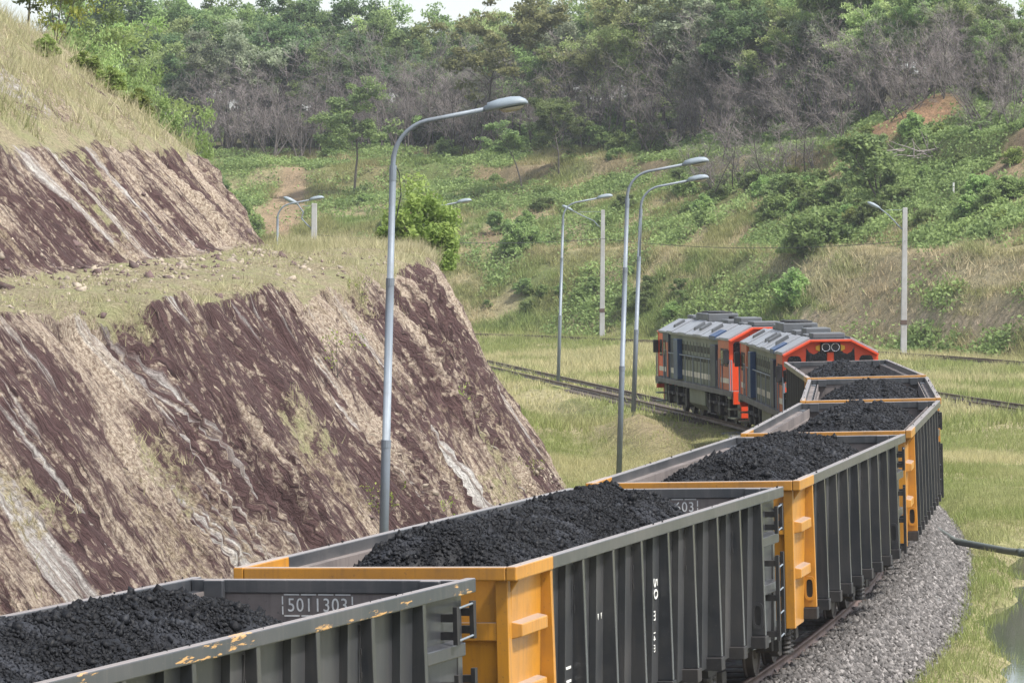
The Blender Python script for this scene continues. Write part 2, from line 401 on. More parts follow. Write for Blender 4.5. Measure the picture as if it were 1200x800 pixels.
# cutting: profile across (n) and how it ends
PN = [4.0, 6.6, 7.4, 11.0, 12.0, 14.9, 15.4, 17.3, 18.3, 21.6, 25.0, 30, 60]
PZ = [-1.3, -.9, -.5, 5.0, 5.15, 5.2, 5.45, 7.7, 8.4, 11.0, 11.9, 13, 14]
def cutting(s, n):
    x, y = at(s, n)
    z = np.interp(n, PN, PZ)
    wob = (fbm(s / 6, n / 6, 31) - .5) * 4
    w2 = y - (104 + (n - 15) * .6) + wob
    z = z + np.clip((s - 12) * .02, -.4, .4) * sstep(9, 12, n)
    cap = 5.25 + np.clip((s - 12) * .02, -.4, .4); up = np.maximum(z - cap, 0); low = np.minimum(z, cap)
    up = np.maximum(up - np.maximum(w2, 0) * 1.05, 0)
    e1 = np.interp(n, [7.2, 10.2, 11, 13, 22, 60], [100, 111, 117, 126, 131, 135])
    w1 = y - e1 + wob * .5
    low = low - np.maximum(w1, 0) * .85 - .14 * np.clip(w1 + 8, 0, 8) * sstep(8.5, 10.5, n)
    return x, y, np.maximum(low + up, -1.6)
# ================================================================== SETTING
def grid_axis(lo, hi, dlo, dhi, fine, coarse):
    a = np.arange(dlo, dhi, fine)
    return np.unique(np.concatenate([np.arange(lo, dlo, coarse), a, np.arange(dhi, hi + .1, coarse)]))
gx = grid_axis(-280, 280, -46, 50, .55, 9); gy = grid_axis(-30, 600, 40, 345, .75, 6)
GX, GY = np.meshgrid(gx, gy); gxf, gyf = GX.ravel(), GY.ravel()
GZ = terrain(gxf, gyf)
def zone_colour(x, y, z):
    q = qof(x, y); px = 600 + F_PX * x / np.maximum(y, 20)
    n1 = fbm(x / 6, y / 9, 41)[:, None]; n2 = fbm(x / 2.2, y / 3.5, 42)[:, None]
    green = np.array([.16, .22, .07]); olive = np.array([.22, .23, .095]); dry = np.array([.38, .33, .19]); soil = np.array([.36, .26, .17]); red = np.array([.40, .235, .14])
    c = green + (olive - green) * sstep(.35, .6, n1)
    c = c + (dry - c) * sstep(.5, .72, n2)
    flat = (1 - sstep(-3, 3, q))[:, None]
    lawn = np.array([.27, .30, .11]) + (np.array([.46, .41, .23]) - np.array([.27, .30, .11])) * sstep(.4, .65, n1)
    c = c * (1 - flat) + lawn * flat
    # bare places on the hill
    def bare(cx, cy, rx, ry, k, cc, c):
        m = np.exp(-(((x - cx) / rx)**2 + ((y - cy) / ry)**2))[:, None] + .55 * (n2 - .5)
        m = sstep(.35, .6, m) * k
        return c + (cc - c) * m
    c = bare(-18.8, 316, 2.1, 20, .97, soil * 1.05, c)
    c = bare(29, 262, 7, 7, .95, red, c); c = bare(33, 236, 5, 4, .9, soil, c)
    c = bare(-1.8, 288, 1.6, 5, .8, soil * .75, c)
    scarp = (np.exp(-((q - 4.5) / 3.2)**2) * sstep(11, 17, x))[:, None]; sn = fbm(x / 5, q / 1.4, 43)[:, None]
    c = c + (np.array([.46, .37, .27]) - c) * scarp * sstep(.42, .58, sn) + 0
    scarp2 = (np.exp(-((q - 12) / 4)**2) * sstep(13, 19, x))[:, None]; c = c + (np.array([.44, .38, .25]) - c) * scarp2 * sstep(.38, .55, sn) * .9
    c = bare(22, 222, 6, 6, .7, np.array([.33, .27, .17]), c)
    road = (np.exp(-((q - 18.5) / 3.2)**2))[:, None] * .85; c = c + (np.array([.40, .34, .20]) - c) * road * sstep(.2, .5, n1)
    ter = (np.exp(-((q - 53) / 2.2)**2))[:, None] * .85 * sstep(.40, .6, n1); ter = ter * sstep(-14, -10, x)[:, None]; c = c + (soil * .7 - c) * ter
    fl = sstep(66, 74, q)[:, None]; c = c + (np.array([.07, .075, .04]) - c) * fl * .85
    n = nearest_n(x, y)
    mound = np.exp(-(((n - 4.1) / 1.0)**2 + ((y - 117) / 9)**2))[:, None]; c = c + (np.array([.42, .34, .21]) - c) * np.clip(mound * 1.2, 0, 1)
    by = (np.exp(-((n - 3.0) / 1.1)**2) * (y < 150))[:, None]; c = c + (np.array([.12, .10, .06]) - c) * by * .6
    return c
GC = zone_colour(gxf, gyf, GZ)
W, H = len(gx), len(gy)
ii = (np.arange(H - 1)[:, None] * W + np.arange(W - 1)[None, :]).ravel()
GF = np.stack([ii, ii + 1, ii + W + 1, ii + W], 1)
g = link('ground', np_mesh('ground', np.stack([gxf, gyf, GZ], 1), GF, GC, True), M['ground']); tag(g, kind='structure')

# ---- rock cutting sheet
ss = np.arange(-52, 84, .13)
nn = np.concatenate([np.arange(4.0, 7.2, .3), np.arange(7.2, 11.4, .055), np.arange(11.4, 14.9, .14), np.arange(14.9, 18.0, .055), np.arange(18.0, 25, .14), np.arange(25, 62, 1.2)])
SS, NN = np.meshgrid(ss, nn); sf, nf = SS.ravel(), NN.ravel()
cx, cy, cz = cutting(sf, nf)
arc = np.concatenate([[0], np.cumsum(np.hypot(np.diff(nn), np.diff(np.interp(nn, PN, PZ))))])
af = np.repeat(arc, len(ss))
u = sf + .28 * af + 2.6 * (fbm(sf / 9, af / 7, 66) - .5)
face = np.maximum(sstep(7.0, 7.9, nf) * (1 - sstep(10.7, 11.3, nf)), sstep(15.0, 15.5, nf) * (1 - sstep(17.0, 17.8, nf)))
rid = np.abs(fbm(u * .55, af * .10, 51, 4) - .5) * 2
rill = np.abs(fbm(u * 1.7, af * .13, 52, 4) - .5) * 2
blk = fbm(u * 3.2, af * .45, 53, 4, .6) - .5
fin = fbm(u * 9, af * 1.5, 54, 3, .6) - .5
led = np.floor(fbm(u * 1.0, af * .22, 55, 3) * 9) / 9 - .5
jag = np.floor(fbm(u * 2.8, af * .22, 61, 4, .62) * 12) / 12 - .5
vf = fbm(u * 13, af * 6, 62, 3, .6) - .5
amp = .55 + 1.1 * sstep(.35, .65, fbm(sf / 4.5, af / 4.5, 67, 3))
gul = -.55 * np.clip(.10 - np.abs(fbm(u * .33, af * .05, 68, 3) - .5), 0, .1) / .1
disp = face * (gul * .5 + amp * (.38 * (rid - .25) + .34 * (rill - .25) + .17 * blk + .12 * fin + .20 * led + .32 * jag + .08 * vf))
rough2 = (1 - face) * ((fbm(sf / 1.6, nf / 1.6, 57, 5) - .5) * (.5 + .5 * (nf > 18)))
edge = (np.exp(-((nf - 11.2) / .8)**2) + np.exp(-((nf - 18.0) / .8)**2)) * (fbm(sf / 2.2, nf * .3, 58, 4) - .5) * .9
hd = head(sf)
# displace along the face normal (towards the track and up)
nx = face * .82; nzc = np.where(face > .05, .57, 1.0)
d_out = disp
cx = cx + d_out * nx * np.cos(hd); cy = cy - d_out * nx * np.sin(hd); cz = cz + d_out * .57 + rough2 + edge
litter = np.clip(1 - face + .25 * np.exp(-((nf - 11.2) / .7)**2), 0, 1) * .85 + face * np.clip((fbm(sf / 3.2, af / 2.4, 59, 4) - .57) * 3.0, -.3, .5)
endm = sstep(0, 6, cy - np.interp(nf, [7.2, 10.2, 11, 13, 22, 60], [102, 113, 118, 127, 132, 136])); litter = np.maximum(litter, endm * .9)
endu = sstep(0, 5, cy - (107 + (nf - 15) * .6)) * (nf > 14.9); litter = np.maximum(litter, endu * .85)
litter = litter - .38 * sstep(17.5, 18.5, nf) * (1 - sstep(21.5, 24, nf)) * sstep(.50, .60, fbm(sf / 2.6, nf / 1.8, 60, 4))
W2, H2 = len(ss), len(nn)
ii = (np.arange(H2 - 1)[:, None] * W2 + np.arange(W2 - 1)[None, :]).ravel()
RF = np.stack([ii, ii + W2, ii + W2 + 1, ii + 1], 1)
me = np_mesh('rock_cutting', np.stack([cx, cy, cz], 1), RF, np.repeat(np.clip(litter, 0, 1)[:, None], 3, 1), True)
uvl = me.uv_layers.new(name='strata'); lv = np.empty(len(me.loops), np.int32); me.loops.foreach_get('vertex_index', lv)
uvl.data.foreach_set('uv', np.stack([u[lv], af[lv]], 1).astype(np.float32).ravel())
rc = link('rock_cutting', me, M['rock']); tag(rc, kind='structure')
CUTG = (cx.reshape(H2, W2), cy.reshape(H2, W2), cz.reshape(H2, W2))
def cut_at(s, n):
    i = int(np.clip(np.searchsorted(nn, n), 0, H2 - 1)); j = int(np.clip(np.searchsorted(ss, s), 0, W2 - 1))
    return Vector((CUTG[0][i, j], CUTG[1][i, j], CUTG[2][i, j]))

# ---- ballast beds, rails, sleepers
def sweep(line, prof, cant=0, z0=0):
    """line (m,2) plan points, prof list of (n_right, z). Returns V, F"""
    d = np.gradient(line, axis=0); d /= np.linalg.norm(d, axis=1)[:, None]
    rt = np.stack([d[:, 1], -d[:, 0]], 1); V = []
    for (o, z) in prof:
        V.append(np.concatenate([line + rt * o, np.full((len(line), 1), z0 + z + o * math.tan(cant))], 1))
    V = np.stack(V, 1); m, k = V.shape[:2]
    V = V.reshape(-1, 3)
    i = (np.arange(m - 1)[:, None] * k + np.arange(k - 1)[None, :]).ravel()
    return V, np.stack([i, i + 1, i + k + 1, i + k], 1)
sl = np.arange(-60, 210, .5); main = np.stack(at(sl), 1)
bal_prof = [(-2.1, -1.1), (-1.75, -.72), (-1.25, -.20), (-.4, -.16), (.4, -.16), (1.2, -.20), (1.72, -.64), (2.1, -1.1)]
def ballast(name, line, cant=0, z0=0, sub=3):
    prof = []
    for a, b in zip(bal_prof[:-1], bal_prof[1:]):
        for t in np.linspace(0, 1, sub, endpoint=False): prof.append((a[0] + (b[0] - a[0]) * t, a[1] + (b[1] - a[1]) * t))
    prof.append(bal_prof[-1])
    V, F = sweep(line, prof, cant, z0)
    V[:, 2] += (fbm(V[:, 0] * 2, V[:, 1] * 2, 71, 3) - .5) * .10
    o = link(name, np_mesh(name, V, F, None, True), M['gravel']); tag(o, kind='structure'); return o
ballast('ballast_bed', main[:240], CANT); ballast('ballast_bed', main[239:], CANT, -.17); ballast('ballast_bed', L2, 0, -.10); ballast('ballast_bed', L3, 0, -.14)
rail_prof = [(-.062, -.15), (.062, -.15), (.062, -.135), (.012, -.115), (.01, -.04), (.034, -.03), (.034, 0), (-.034, 0), (-.034, -.03), (-.01, -.04), (-.012, -.115), (-.062, -.135), (-.062, -.15)]
def railway(line, cant, label, srange, group='railway tracks'):
    root = empty('railway_track', (0, 0, 0)); root['kind'] = 'structure'
    for off in (-.5335, .5335):
        V, F = sweep(line, [(o + off, z) for o, z in rail_prof], cant)
        link('rail', np_mesh('rail', V, F), M['rail'], root)
    d = np.gradient(line, axis=0); dl = np.concatenate([[0], np.cumsum(np.linalg.norm(np.diff(line, axis=0), axis=1))])
    p = None
    for t in srange:
        x = np.interp(t, dl, line[:, 0]); y = np.interp(t, dl, line[:, 1]); h = math.atan2(np.interp(t, dl, d[:, 0]), np.interp(t, dl, d[:, 1]))
        if p is None:
            m = MB(); m.hexa([(-1, -.12, -.30), (1, -.12, -.30), (1, .12, -.30), (-1, .12, -.30), (-.98, -.1, -.155), (.98, -.1, -.155), (.98, .1, -.155), (-.98, .1, -.155)])
            for s_ in (-.62, -.45, .45, .62): m.box(s_ - .035, s_ + .035, -.05, .05, -.156, -.12)
            p = m.build('sleeper', M['sleeper'], root); o = p
        else:
            o = p.copy(); col.objects.link(o)
        o.location = (x, y, 0); o.rotation_euler = (0, -cant, -h)
    return root
railway(main, CANT, '', list(np.arange(40, 70, .65)) + list(np.arange(126, 156, .65)))
railway(L2, 0, '', np.arange(30, 62, .7)); railway(L3, 0, '', np.arange(64, 110, .7))

# ballast stones (loose stones on the shoulders): past counting
def lumps(rng, P, size, cols=None):
    """irregular 6-cornered stones (octahedra, jittered). P (n,3)"""
    n = len(P); base = np.array([(1, 0, 0), (0, 1, 0), (-1, 0, 0), (0, -1, 0), (0, 0, .9), (0, 0, -.9)], float)
    v = base[None] * (.65 + .7 * rng.random((n, 6, 1))) + rng.normal(0, .22, (n, 6, 3))
    a = rng.random(n) * 6.28; b = rng.normal(0, .6, n); ca, sa, cb, sb = np.cos(a), np.sin(a), np.cos(b), np.sin(b)
    Rz = np.zeros((n, 3, 3)); Rz[:, 0, 0] = ca; Rz[:, 0, 1] = -sa; Rz[:, 1, 0] = sa; Rz[:, 1, 1] = ca; Rz[:, 2, 2] = 1
    Rx = np.zeros((n, 3, 3)); Rx[:, 0, 0] = 1; Rx[:, 1, 1] = cb; Rx[:, 1, 2] = -sb; Rx[:, 2, 1] = sb; Rx[:, 2, 2] = cb
    v = np.einsum('nij,nkj->nki', Rz @ Rx, v) * size[:, None, None] + P[:, None]
    f = np.array([(0, 1, 4), (1, 2, 4), (2, 3, 4), (3, 0, 4), (1, 0, 5), (2, 1, 5), (3, 2, 5), (0, 3, 5)])
    F = (np.arange(n)[:, None, None] * 6 + f[None]).reshape(-1, 3)
    C = None if cols is None else np.repeat(cols, 8, 0)
    return v.reshape(-1, 3), F, C
rng = np.random.default_rng(5)
n = 42000
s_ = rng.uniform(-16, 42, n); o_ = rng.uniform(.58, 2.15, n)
bx, by = at(s_, -o_); bz = np.interp(o_, [.4, 1.2, 1.72, 2.1], [-.155, -.19, -.64, -.84]) + o_ * math.tan(CANT)
keep = rng.random(n) < np.interp(o_, [1.6, 2.15], [1, .2])
P = np.stack([bx, by, bz + .01], 1)[keep]; n = len(P)
tone = rng.choice([.05, .09, .14, .20, .29], n, p=[.25, .3, .22, .16, .07])[:, None] * np.array([1.0, .97, .97]) * rng.uniform(.85, 1.15, (n, 1))
V, F, C = lumps(rng, P, rng.uniform(.025, .062, n), tone)
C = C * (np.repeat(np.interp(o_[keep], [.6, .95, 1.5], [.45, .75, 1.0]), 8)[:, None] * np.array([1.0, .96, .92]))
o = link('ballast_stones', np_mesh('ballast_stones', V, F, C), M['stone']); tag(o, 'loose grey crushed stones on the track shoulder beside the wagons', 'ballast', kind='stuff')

n = 5200; s_ = rng.uniform(-40, 60, n); n_ = np.where(rng.random(n) < .55, rng.normal(14.6, .7, n), rng.uniform(11.1, 15, n)); n_ = np.where(rng.random(n) < .25, rng.normal(7.4, .35, n), n_)
i_ = np.clip(np.searchsorted(nn, n_), 0, H2 - 1); j_ = np.clip(np.searchsorted(ss, s_), 0, W2 - 1)
P = np.stack([CUTG[0][i_, j_], CUTG[1][i_, j_], CUTG[2][i_, j_]], 1); tc = np.where(rng.random((n, 1)) < .4, np.array([[.11, .065, .06]]), np.array([[.36, .30, .23]])) * rng.uniform(.7, 1.2, (n, 1))
V, F, C = lumps(rng, P, np.clip(rng.lognormal(-3.2, .5, n), .02, .17), tc)
o = link('rock_rubble', np_mesh('rock_rubble', V, F, C), M['stone']); tag(o, 'loose broken stones lying on the bench and foot of the rock cutting', 'rubble', kind='stuff')
# pond and ditch puddle
m = MB(); ring = []
m.add([(4, 38, -.86), (30, 38, -.86), (30, 92, -.86), (9, 92, -.86)], [(0, 1, 2, 3)])
o = m.build('pond_water', M['water']); tag(o, kind='structure')
m = MB(); m.add([(2.35 + 1.0 * math.cos(a) * (1 + .15 * math.sin(3 * a)), 118 + 8 * math.sin(a), -.83) for a in np.linspace(0, 6.28, 24, endpoint=False)], [tuple(range(24))])
o = m.build('puddle_water', M['water']); tag(o, kind='structure')

# drain pipe
m = MB(); pipe = [(8.9, 80.5, -.20), (9.35, 79.4, -.47), (10.2, 77.6, -.53), (11.9, 74.2, -.50)]; a, b = pipe[1], pipe[3]
def lerp(a, b, t): return tuple(a[i] + (b[i] - a[i]) * t for i in range(3))
m.tube(pipe, .072, 14)
for t in (.12, .72): m.tube([lerp(pipe[2], b, t), lerp(pipe[2], b, t + .04)], .086, 14)
o = m.build('drain_pipe', M['pipe'], None, True); tag(o, 'dark grey drain pipe running from the ballast into the wet grass', 'pipe')
# ================================================================== COAL WAGONS
WL, HWD, ZT = 12.25, 1.45, 2.68          # body length, half width at the rim, rim top
PANEL = 1.2; NST = 9; PITCH = (WL - 2 * PANEL) / (NST - 1)
def xA(z): return np.interp(z, [.9, 2.6], [1.285, 1.345])
def xB(z): return xA(z) - .075
ZB = .93
def wagon(name='coal_wagon'):
    root = empty(name); root.scale = (.969, 1, 1)
    DK, IN, YE, RM = M['dark'], M['inner'], M['yellow'], M['rim']
    st = [PANEL + k * PITCH for k in range(NST)]
    for sg in (1, -1):
        # side wall: recessed plate + raised strip before each stake + inner lining
        m = MB()
        z0, z1 = .80, 2.549
        def plate(y0, y1, off, t=.02, mi=0):
            m.hexa([(xA(z0) - off - t, y0, z0), (xA(z0) - off, y0, z0), (xA(z0) - off, y1, z0), (xA(z0) - off - t, y1, z0),
                    (xA(z1) - off - t, y0, z1), (xA(z1) - off, y0, z1), (xA(z1) - off, y1, z1), (xA(z1) - off - t, y1, z1)], mi)
        plate(PANEL, WL - PANEL, .075)
        for k in range(NST - 1):
            plate(st[k + 1] - .34, st[k + 1] - .041, 0, .072)
        if sg < 0: m.mirror_x()
        sw = m.build('side_wall', [M['plate']], root)
        m = MB(); m.box(1.19, 1.208, .12, WL - .12, .95, 2.57); m.box(1.16, 1.19, .12, WL - .12, 2.36, 2.40)
        for y in np.linspace(1.2, WL - 1.2, 5): m.box(1.165, 1.19, y - .05, y + .05, .95, 2.36)
        m.hexa([(1.209, .14, 2.38), (1.22, .14, 2.36), (1.22, WL - .1, 2.36), (1.209, WL - .1, 2.38), (1.262, .14, 2.556), (1.266, .14, 2.53), (1.266, WL - .1, 2.53), (1.262, WL - .1, 2.556)]); m.box(1.262, 1.357, .14, WL - .1, 2.5505, 2.558)
        if sg < 0: m.mirror_x()
        m.build('inner_lining', IN, sw)
        # corner panels (yellow near, dark far) with two stiffening ribs
        for far in (0, 1):
            y0, y1 = (.10, PANEL - .041) if not far else (WL - PANEL + .041, WL - .10)
            m = MB(); z0b = .74
            m.hexa([(1.24, y0, z0b), (xA(z0b), y0, z0b), (xA(z0b), y1, z0b), (1.24, y1, z0b), (1.24, y0, 2.57), (xA(2.57), y0, 2.57), (xA(2.57), y1, 2.57), (1.24, y1, 2.57)])
            if sg < 0: m.mirror_x()
            cp = m.build('corner_panel', M['plate'] if far else YE, root, bevel=.006)
            for z in (2.06, 1.46):
                m = MB(); ya, yb_ = (y0 + .01, y1 - .10) if not far else (y0 + .003, y1 - .04)
                m.hexa([(xA(z) - .01, ya, z - .085), (xA(z) + .105, ya + .03, z - .06), (xA(z) + .105, yb_, z - .06), (xA(z) - .01, yb_, z - .085),
                        (xA(z) - .01, ya, z + .085), (xA(z) + .105, ya + .03, z + .06), (xA(z) + .105, yb_, z + .06), (xA(z) - .01, yb_, z + .085)])
                if sg < 0: m.mirror_x()
                m.build('panel_rib', M['plate'] if far else YE, cp, bevel=.01)
        # stakes
        for k, y in enumerate(st):
            mt = YE if k == 0 else DK
            m = MB(); t = .038
            z0s, z1s = ZB, 2.555
            xo0, xo1 = 1.462, 1.44
            m.hexa([(1.15, y - t, z0s), (xo0, y - t, z0s), (xo0, y + t, z0s), (1.15, y + t, z0s), (1.20, y - t, z1s), (xo1, y - t, z1s), (xo1, y + t, z1s), (1.20, y + t, z1s)])
            if sg < 0: m.mirror_x()
            s = m.build('side_stake', mt, root, bevel=.006)
            m = MB(); m.box(1.16, 1.475, y - .10, y + .10, .775, .925)
            m.box(1.24, 1.26, y - .16, y - .10, .78, 1.02)
            if sg < 0: m.mirror_x()
            m.build('stake_bracket', M['black'], s, bevel=.008)
            if k in (0, NST - 1):
                m = MB(); ring = []
                cxo, czo = 1.372, 1.18
                ov = lambda rx, rz, n=20: [(cxo + rx * math.copysign(abs(math.cos(a))**.6, math.cos(a)), czo + rz * math.copysign(abs(math.sin(a))**.6, math.sin(a))) for a in np.linspace(0, 2 * math.pi, n, endpoint=False)]
                o1, o2 = ov(.075, .16), ov(.045, .12)
                vs = [(p, y - t - .02, q) for p, q in o1] + [(p, y - t - .02, q) for p, q in o2] + [(p, y - t + .002, q) for p, q in o1] + [(p, y - t - .002, q) for p, q in o2]
                nn_ = 20
                fs = [(i, (i + 1) % nn_, nn_ + (i + 1) % nn_, nn_ + i) for i in range(nn_)] + [(i, 2 * nn_ + i, 2 * nn_ + (i + 1) % nn_, (i + 1) % nn_) for i in range(nn_)] + [(nn_ + i, nn_ + (i + 1) % nn_, 3 * nn_ + (i + 1) % nn_, 3 * nn_ + i) for i in range(nn_)]
                m.add(vs, fs); m.add([(p, y - t - .003, q) for p, q in o2], [tuple(range(nn_))], 1)
                if sg < 0: m.mirror_x()
                m.build('lifting_eye', [mt, M['black']], s)
            elif k % 2 == 1:
                m = MB()
                for zz in (2.5, 2.3, 2.1): m.box(1.352, 1.362, y - .11, y - .085, zz - .05, zz)
                m.box(1.350, 1.356, y - .105, y - .09, 2.02, 2.5)
                if sg < 0: m.mirror_x()
                m.build('tie_hook', M['black'], s)
        # rim along the side
        m = MB(); m.box(1.355, HWD, PANEL + .03, WL + .12, 2.55, ZT)
        if sg < 0: m.mirror_x()
        m.build('top_rim', RM, root, bevel=.012)
        m = MB(); m.box(1.35, HWD + .006, -.12, PANEL + .03, 2.548, ZT + .004)
        m.prism([(1.345, 2.549), (1.44, 2.549), (1.345, 2.42)], 'y', .03, .06)
        if sg < 0: m.mirror_x()
        m.build('end_rim', YE, root, bevel=.014)
        # grab ladder at the far corner
        m = MB()
        for (za, zb) in ((2.13, 2.47), (.80, 1.86)):
            for (xx, yy) in ((1.47, WL - .50), (1.40, WL + .12)):
                m.box(xx - .012, xx + .03, yy - .035, yy + .035, za, zb)
                for z in (za + .08, zb - .1): m.box(1.30, xx, yy - .03, yy + .03, z - .035, z + .035)
                if zb - za > .5: m.box(1.30, xx, yy - .03, yy + .03, (za + zb) / 2 - .035, (za + zb) / 2 + .035)
            for z in np.arange(za + .03, zb, .29): m.tube([(1.485, WL - .5, z), (1.415, WL + .12, z)], .011, 6, 1)
        if sg < 0: m.mirror_x()
        m.build('grab_ladder', [M['black'], M['galv']], root)
    # end walls
    for far in (0, 1):
        yo, d = (0, 1) if not far else (WL, -1)
        mt = DK if far else YE
        m = MB(); m.box(-1.24, 1.24, yo + d * .06, yo + d * .10, .85, 2.56)
        ew = m.build('end_wall', mt, root)
        m = MB(); m.box(-1.19, 1.19, yo + d * .102, yo + d * .118, .95, 2.56)
        m.box(-1.19, 1.19, yo + d * .118, yo + d * .15, 2.02, 2.06)
        m.build('inner_lining', IN, ew)
        for sg in (1, -1):
            m = MB(); m.box(sg * 1.21, sg * 1.335, yo - d * .02, yo + d * .098, .76, 2.548); m.build('corner_post', mt, ew, bevel=.008)
        for xx in (-.45, .45):
            m = MB(); m.box(xx - .06, xx + .06, yo - d * .02, yo + d * .06, .85, 2.548); m.build('end_stake', mt, ew, bevel=.008)
        for z in (2.06, 1.46):
            m = MB(); m.box(-1.21, 1.21, yo - d * .012, yo + d * .059, z - .085, z + .085); m.build('end_rib', mt, ew, bevel=.008)
    m = MB(); m.box(-1.348, 1.348, -.12, -.02, 2.549, ZT); m.build('end_rim', YE, root, bevel=.014)
    m = MB(); m.box(-1.353, 1.353, WL - .14, WL - .03, 2.549, ZT - .004); m.box(-1.2, -1.0, WL - .20, WL - .12, 2.50, ZT - .006); m.box(1.2, 1.0, WL - .20, WL - .12, 2.50, ZT - .006)
    m.build('top_rim', RM, root, bevel=.012)
    # underframe, couplers, bogies
    m = MB(); m.box(-1.2, 1.2, .1, WL - .1, .78, .95); m.box(-.18, .18, -.2, WL + .2, .62, .79); m.box(-1.25, 1.25, .0, .10, .72, .86); m.box(-1.25, 1.25, WL - .10, WL, .72, .86)
    for y in np.linspace(1, WL - 1, 7): m.box(-1.18, 1.18, y - .06, y + .06, .70, .781)
    m.tube([(-.6, 4.4, .6), (-.6, 5.5, .6)], .2, 14); m.tube([(.5, 6.2, .62), (.5, 7, .62)], .16, 14)
    m.build('underframe', M['under'], root)
    for yo, d in ((0, -1), (WL, 1)):
        m = MB(); m.box(-.09, .09, yo + d * .2, yo + d * .45, .66, .84); m.hexa([(-.13, yo + d * .43, .62), (.13, yo + d * .43, .62), (.2, yo + d * .70, .62), (-.12, yo + d * .70, .62), (-.13, yo + d * .43, .88), (.13, yo + d * .43, .88), (.2, yo + d * .70, .88), (-.12, yo + d * .70, .88)])
        m.tube([(.3, yo + d * .12, .8), (.36, yo + d * .3, .62), (.3, yo + d * .55, .5), (.12, yo + d * .66, .55)], .03, 8)
        m.build('coupler', M['under'], root)
    for yc in (2.1, WL - 2.1):
        m = MB(); m.box(-.95, .95, yc - .16, yc + .16, .42, .68); bg = m.build('bogie', M['under'], root)
        for sg in (1, -1):
            x0, x1 = sg * .74, sg * .86
            m = MB(); m.prism([(yc - 1.1, .36), (yc - 1.1, .54), (yc - .5, .70), (yc + .5, .70), (yc + 1.1, .54), (yc + 1.1, .36), (yc + .8, .34), (yc + .4, .22), (yc - .4, .22), (yc - .8, .34)], 'x', min(x0, x1), max(x0, x1))
            for yy in (-.82, .82): m.box(sg * .72, sg * .93, yc + yy - .12, yc + yy + .12, .34, .50)
            m.build('side_frame', M['under'], bg, bevel=.012)
            m = MB()
            for yy in (-.13, .13):
                m.lathe([(.08, .22)] + [(.085 if i % 2 else .06, .22 + .03 * i) for i in range(1, 10)] + [(.08, .52)], (sg * .9, yc + yy, 0), 'z', 12)
            m.build('spring', M['under'], bg)
            for yy in (-.82, .82):
                m = MB(); m.lathe([(.02, sg * .60), (.14, sg * .60), (.16, sg * .575), (.34, sg * .575), (.36, sg * .60), (.387, sg * .60), (.387, sg * .50), (.415, sg * .48), (.415, sg * .46), (.02, sg * .46)], (0, yc + yy, .387), 'x', 28)
                m.build('wheel', M['wheel'], bg)
        m = MB()
        for yy in (-.82, .82): m.tube([(-.9, yc + yy, .387), (.9, yc + yy, .387)], .075, 10)
        m.build('axle', M['wheel'], bg)
    return root

def text(name, s, size, mat, parent, M4, sx=1, ext=.0015, sp=1.0):
    cu = bpy.data.curves.new(name, 'FONT'); cu.body = s; cu.size = size; cu.extrude = ext; cu.align_x = 'LEFT'; cu.space_character = sp
    cu.materials.append(mat)
    t = bpy.data.objects.new(name, cu); col.objects.link(t)
    dg = bpy.context.evaluated_depsgraph_get(); dg.update()
    me = bpy.data.meshes.new_from_object(t.evaluated_get(dg)); bpy.data.objects.remove(t)
    me.transform(Matrix.Diagonal((sx, 1, 1, 1))); me.transform(M4)
    o = bpy.data.objects.new(name, me); col.objects.link(o); o.parent = parent
    if not me.materials: me.materials.append(mat)
    return o
def number_panel(root, s, x0, width=.60, dashes=True):
    """stencilled number and dashed frame on the inside of the far end wall, read from the near side"""
    y = WL - .1215; z0 = 2.385; hgt = .12
    Mx = Matrix.Translation((x0, y, z0)) @ Matrix.Rotation(R(90), 4, 'X')
    t = text('wagon_number', s, .175, M['white'], root, Mx, .80, .0015, 1.12)
    xs = [v.co.x for v in t.data.vertices]; k = width / (max(xs) - min(xs)); mx = min(xs)
    for v in t.data.vertices: v.co.x = x0 + (v.co.x - mx) * k
    m = MB(); e = .05; w = .012
    L_, R_, B_, T_ = x0 - e, x0 + width + e, z0 - .035, z0 + hgt + .028
    n = 4
    for i in range(n):
        a = L_ + (R_ - L_) * (i + .06) / n; b = L_ + (R_ - L_) * (i + .94) / n
        m.box(a, b, y - .0025, y + .001, B_ - w, B_); m.box(a, b, y - .0025, y + .001, T_, T_ + w)
    for i in range(2):
        a = B_ + (T_ - B_) * (i + .08) / 2; b = B_ + (T_ - B_) * (i + .9) / 2
        m.box(L_ - w, L_, y - .0025, y + .001, a, b); m.box(R_, R_ + w, y - .0025, y + .001, a, b)
    m.build('number_frame', M['white'], t)

proto = wagon()
wl = ['open coal wagon in front, chipped rim, number 5011303 on its end wall',
      'yellow-cornered coal wagon second from the camera, number ending 603 inside',
      'yellow-cornered coal wagon third from the camera, above the bare rail and gravel',
      'yellow-cornered coal wagon fourth from the camera, beside the drain pipe',
      'narrow-looking coal wagon fifth from the camera, at the bend of the train',
      'farthest coal wagon, coupled behind the orange ended locomotive']
cl = ['heap of black coal with grey dust streaks in the wagon marked 5011303', 'tall heap of black coal in the second wagon beside the nearest lamp post',
      'heap of black coal in the third wagon with its far end free', 'heap of black coal in the fourth wagon beside the drain pipe',
      'small-looking heap of black coal in the fifth wagon', 'heap of black coal in the farthest wagon, against the locomotive']
wagons = []
for k in range(6):
    w = proto if k == 0 else copy_tree(proto)
    s0 = (k - 3) * 13.6
    sa, sb = s0 + 2.1, s0 + WL - 2.1
    xa, ya = at(sa); xb, yb_ = at(sb); h = math.atan2(xb - xa, yb_ - ya)
    w.location = (xa - 2.1 * math.sin(h), ya - 2.1 * math.cos(h), 0); w.rotation_euler = (0, -CANT, -h)
    tag(w, wl[k], 'coal wagon', 'coal wagons of the train'); wagons.append(w)
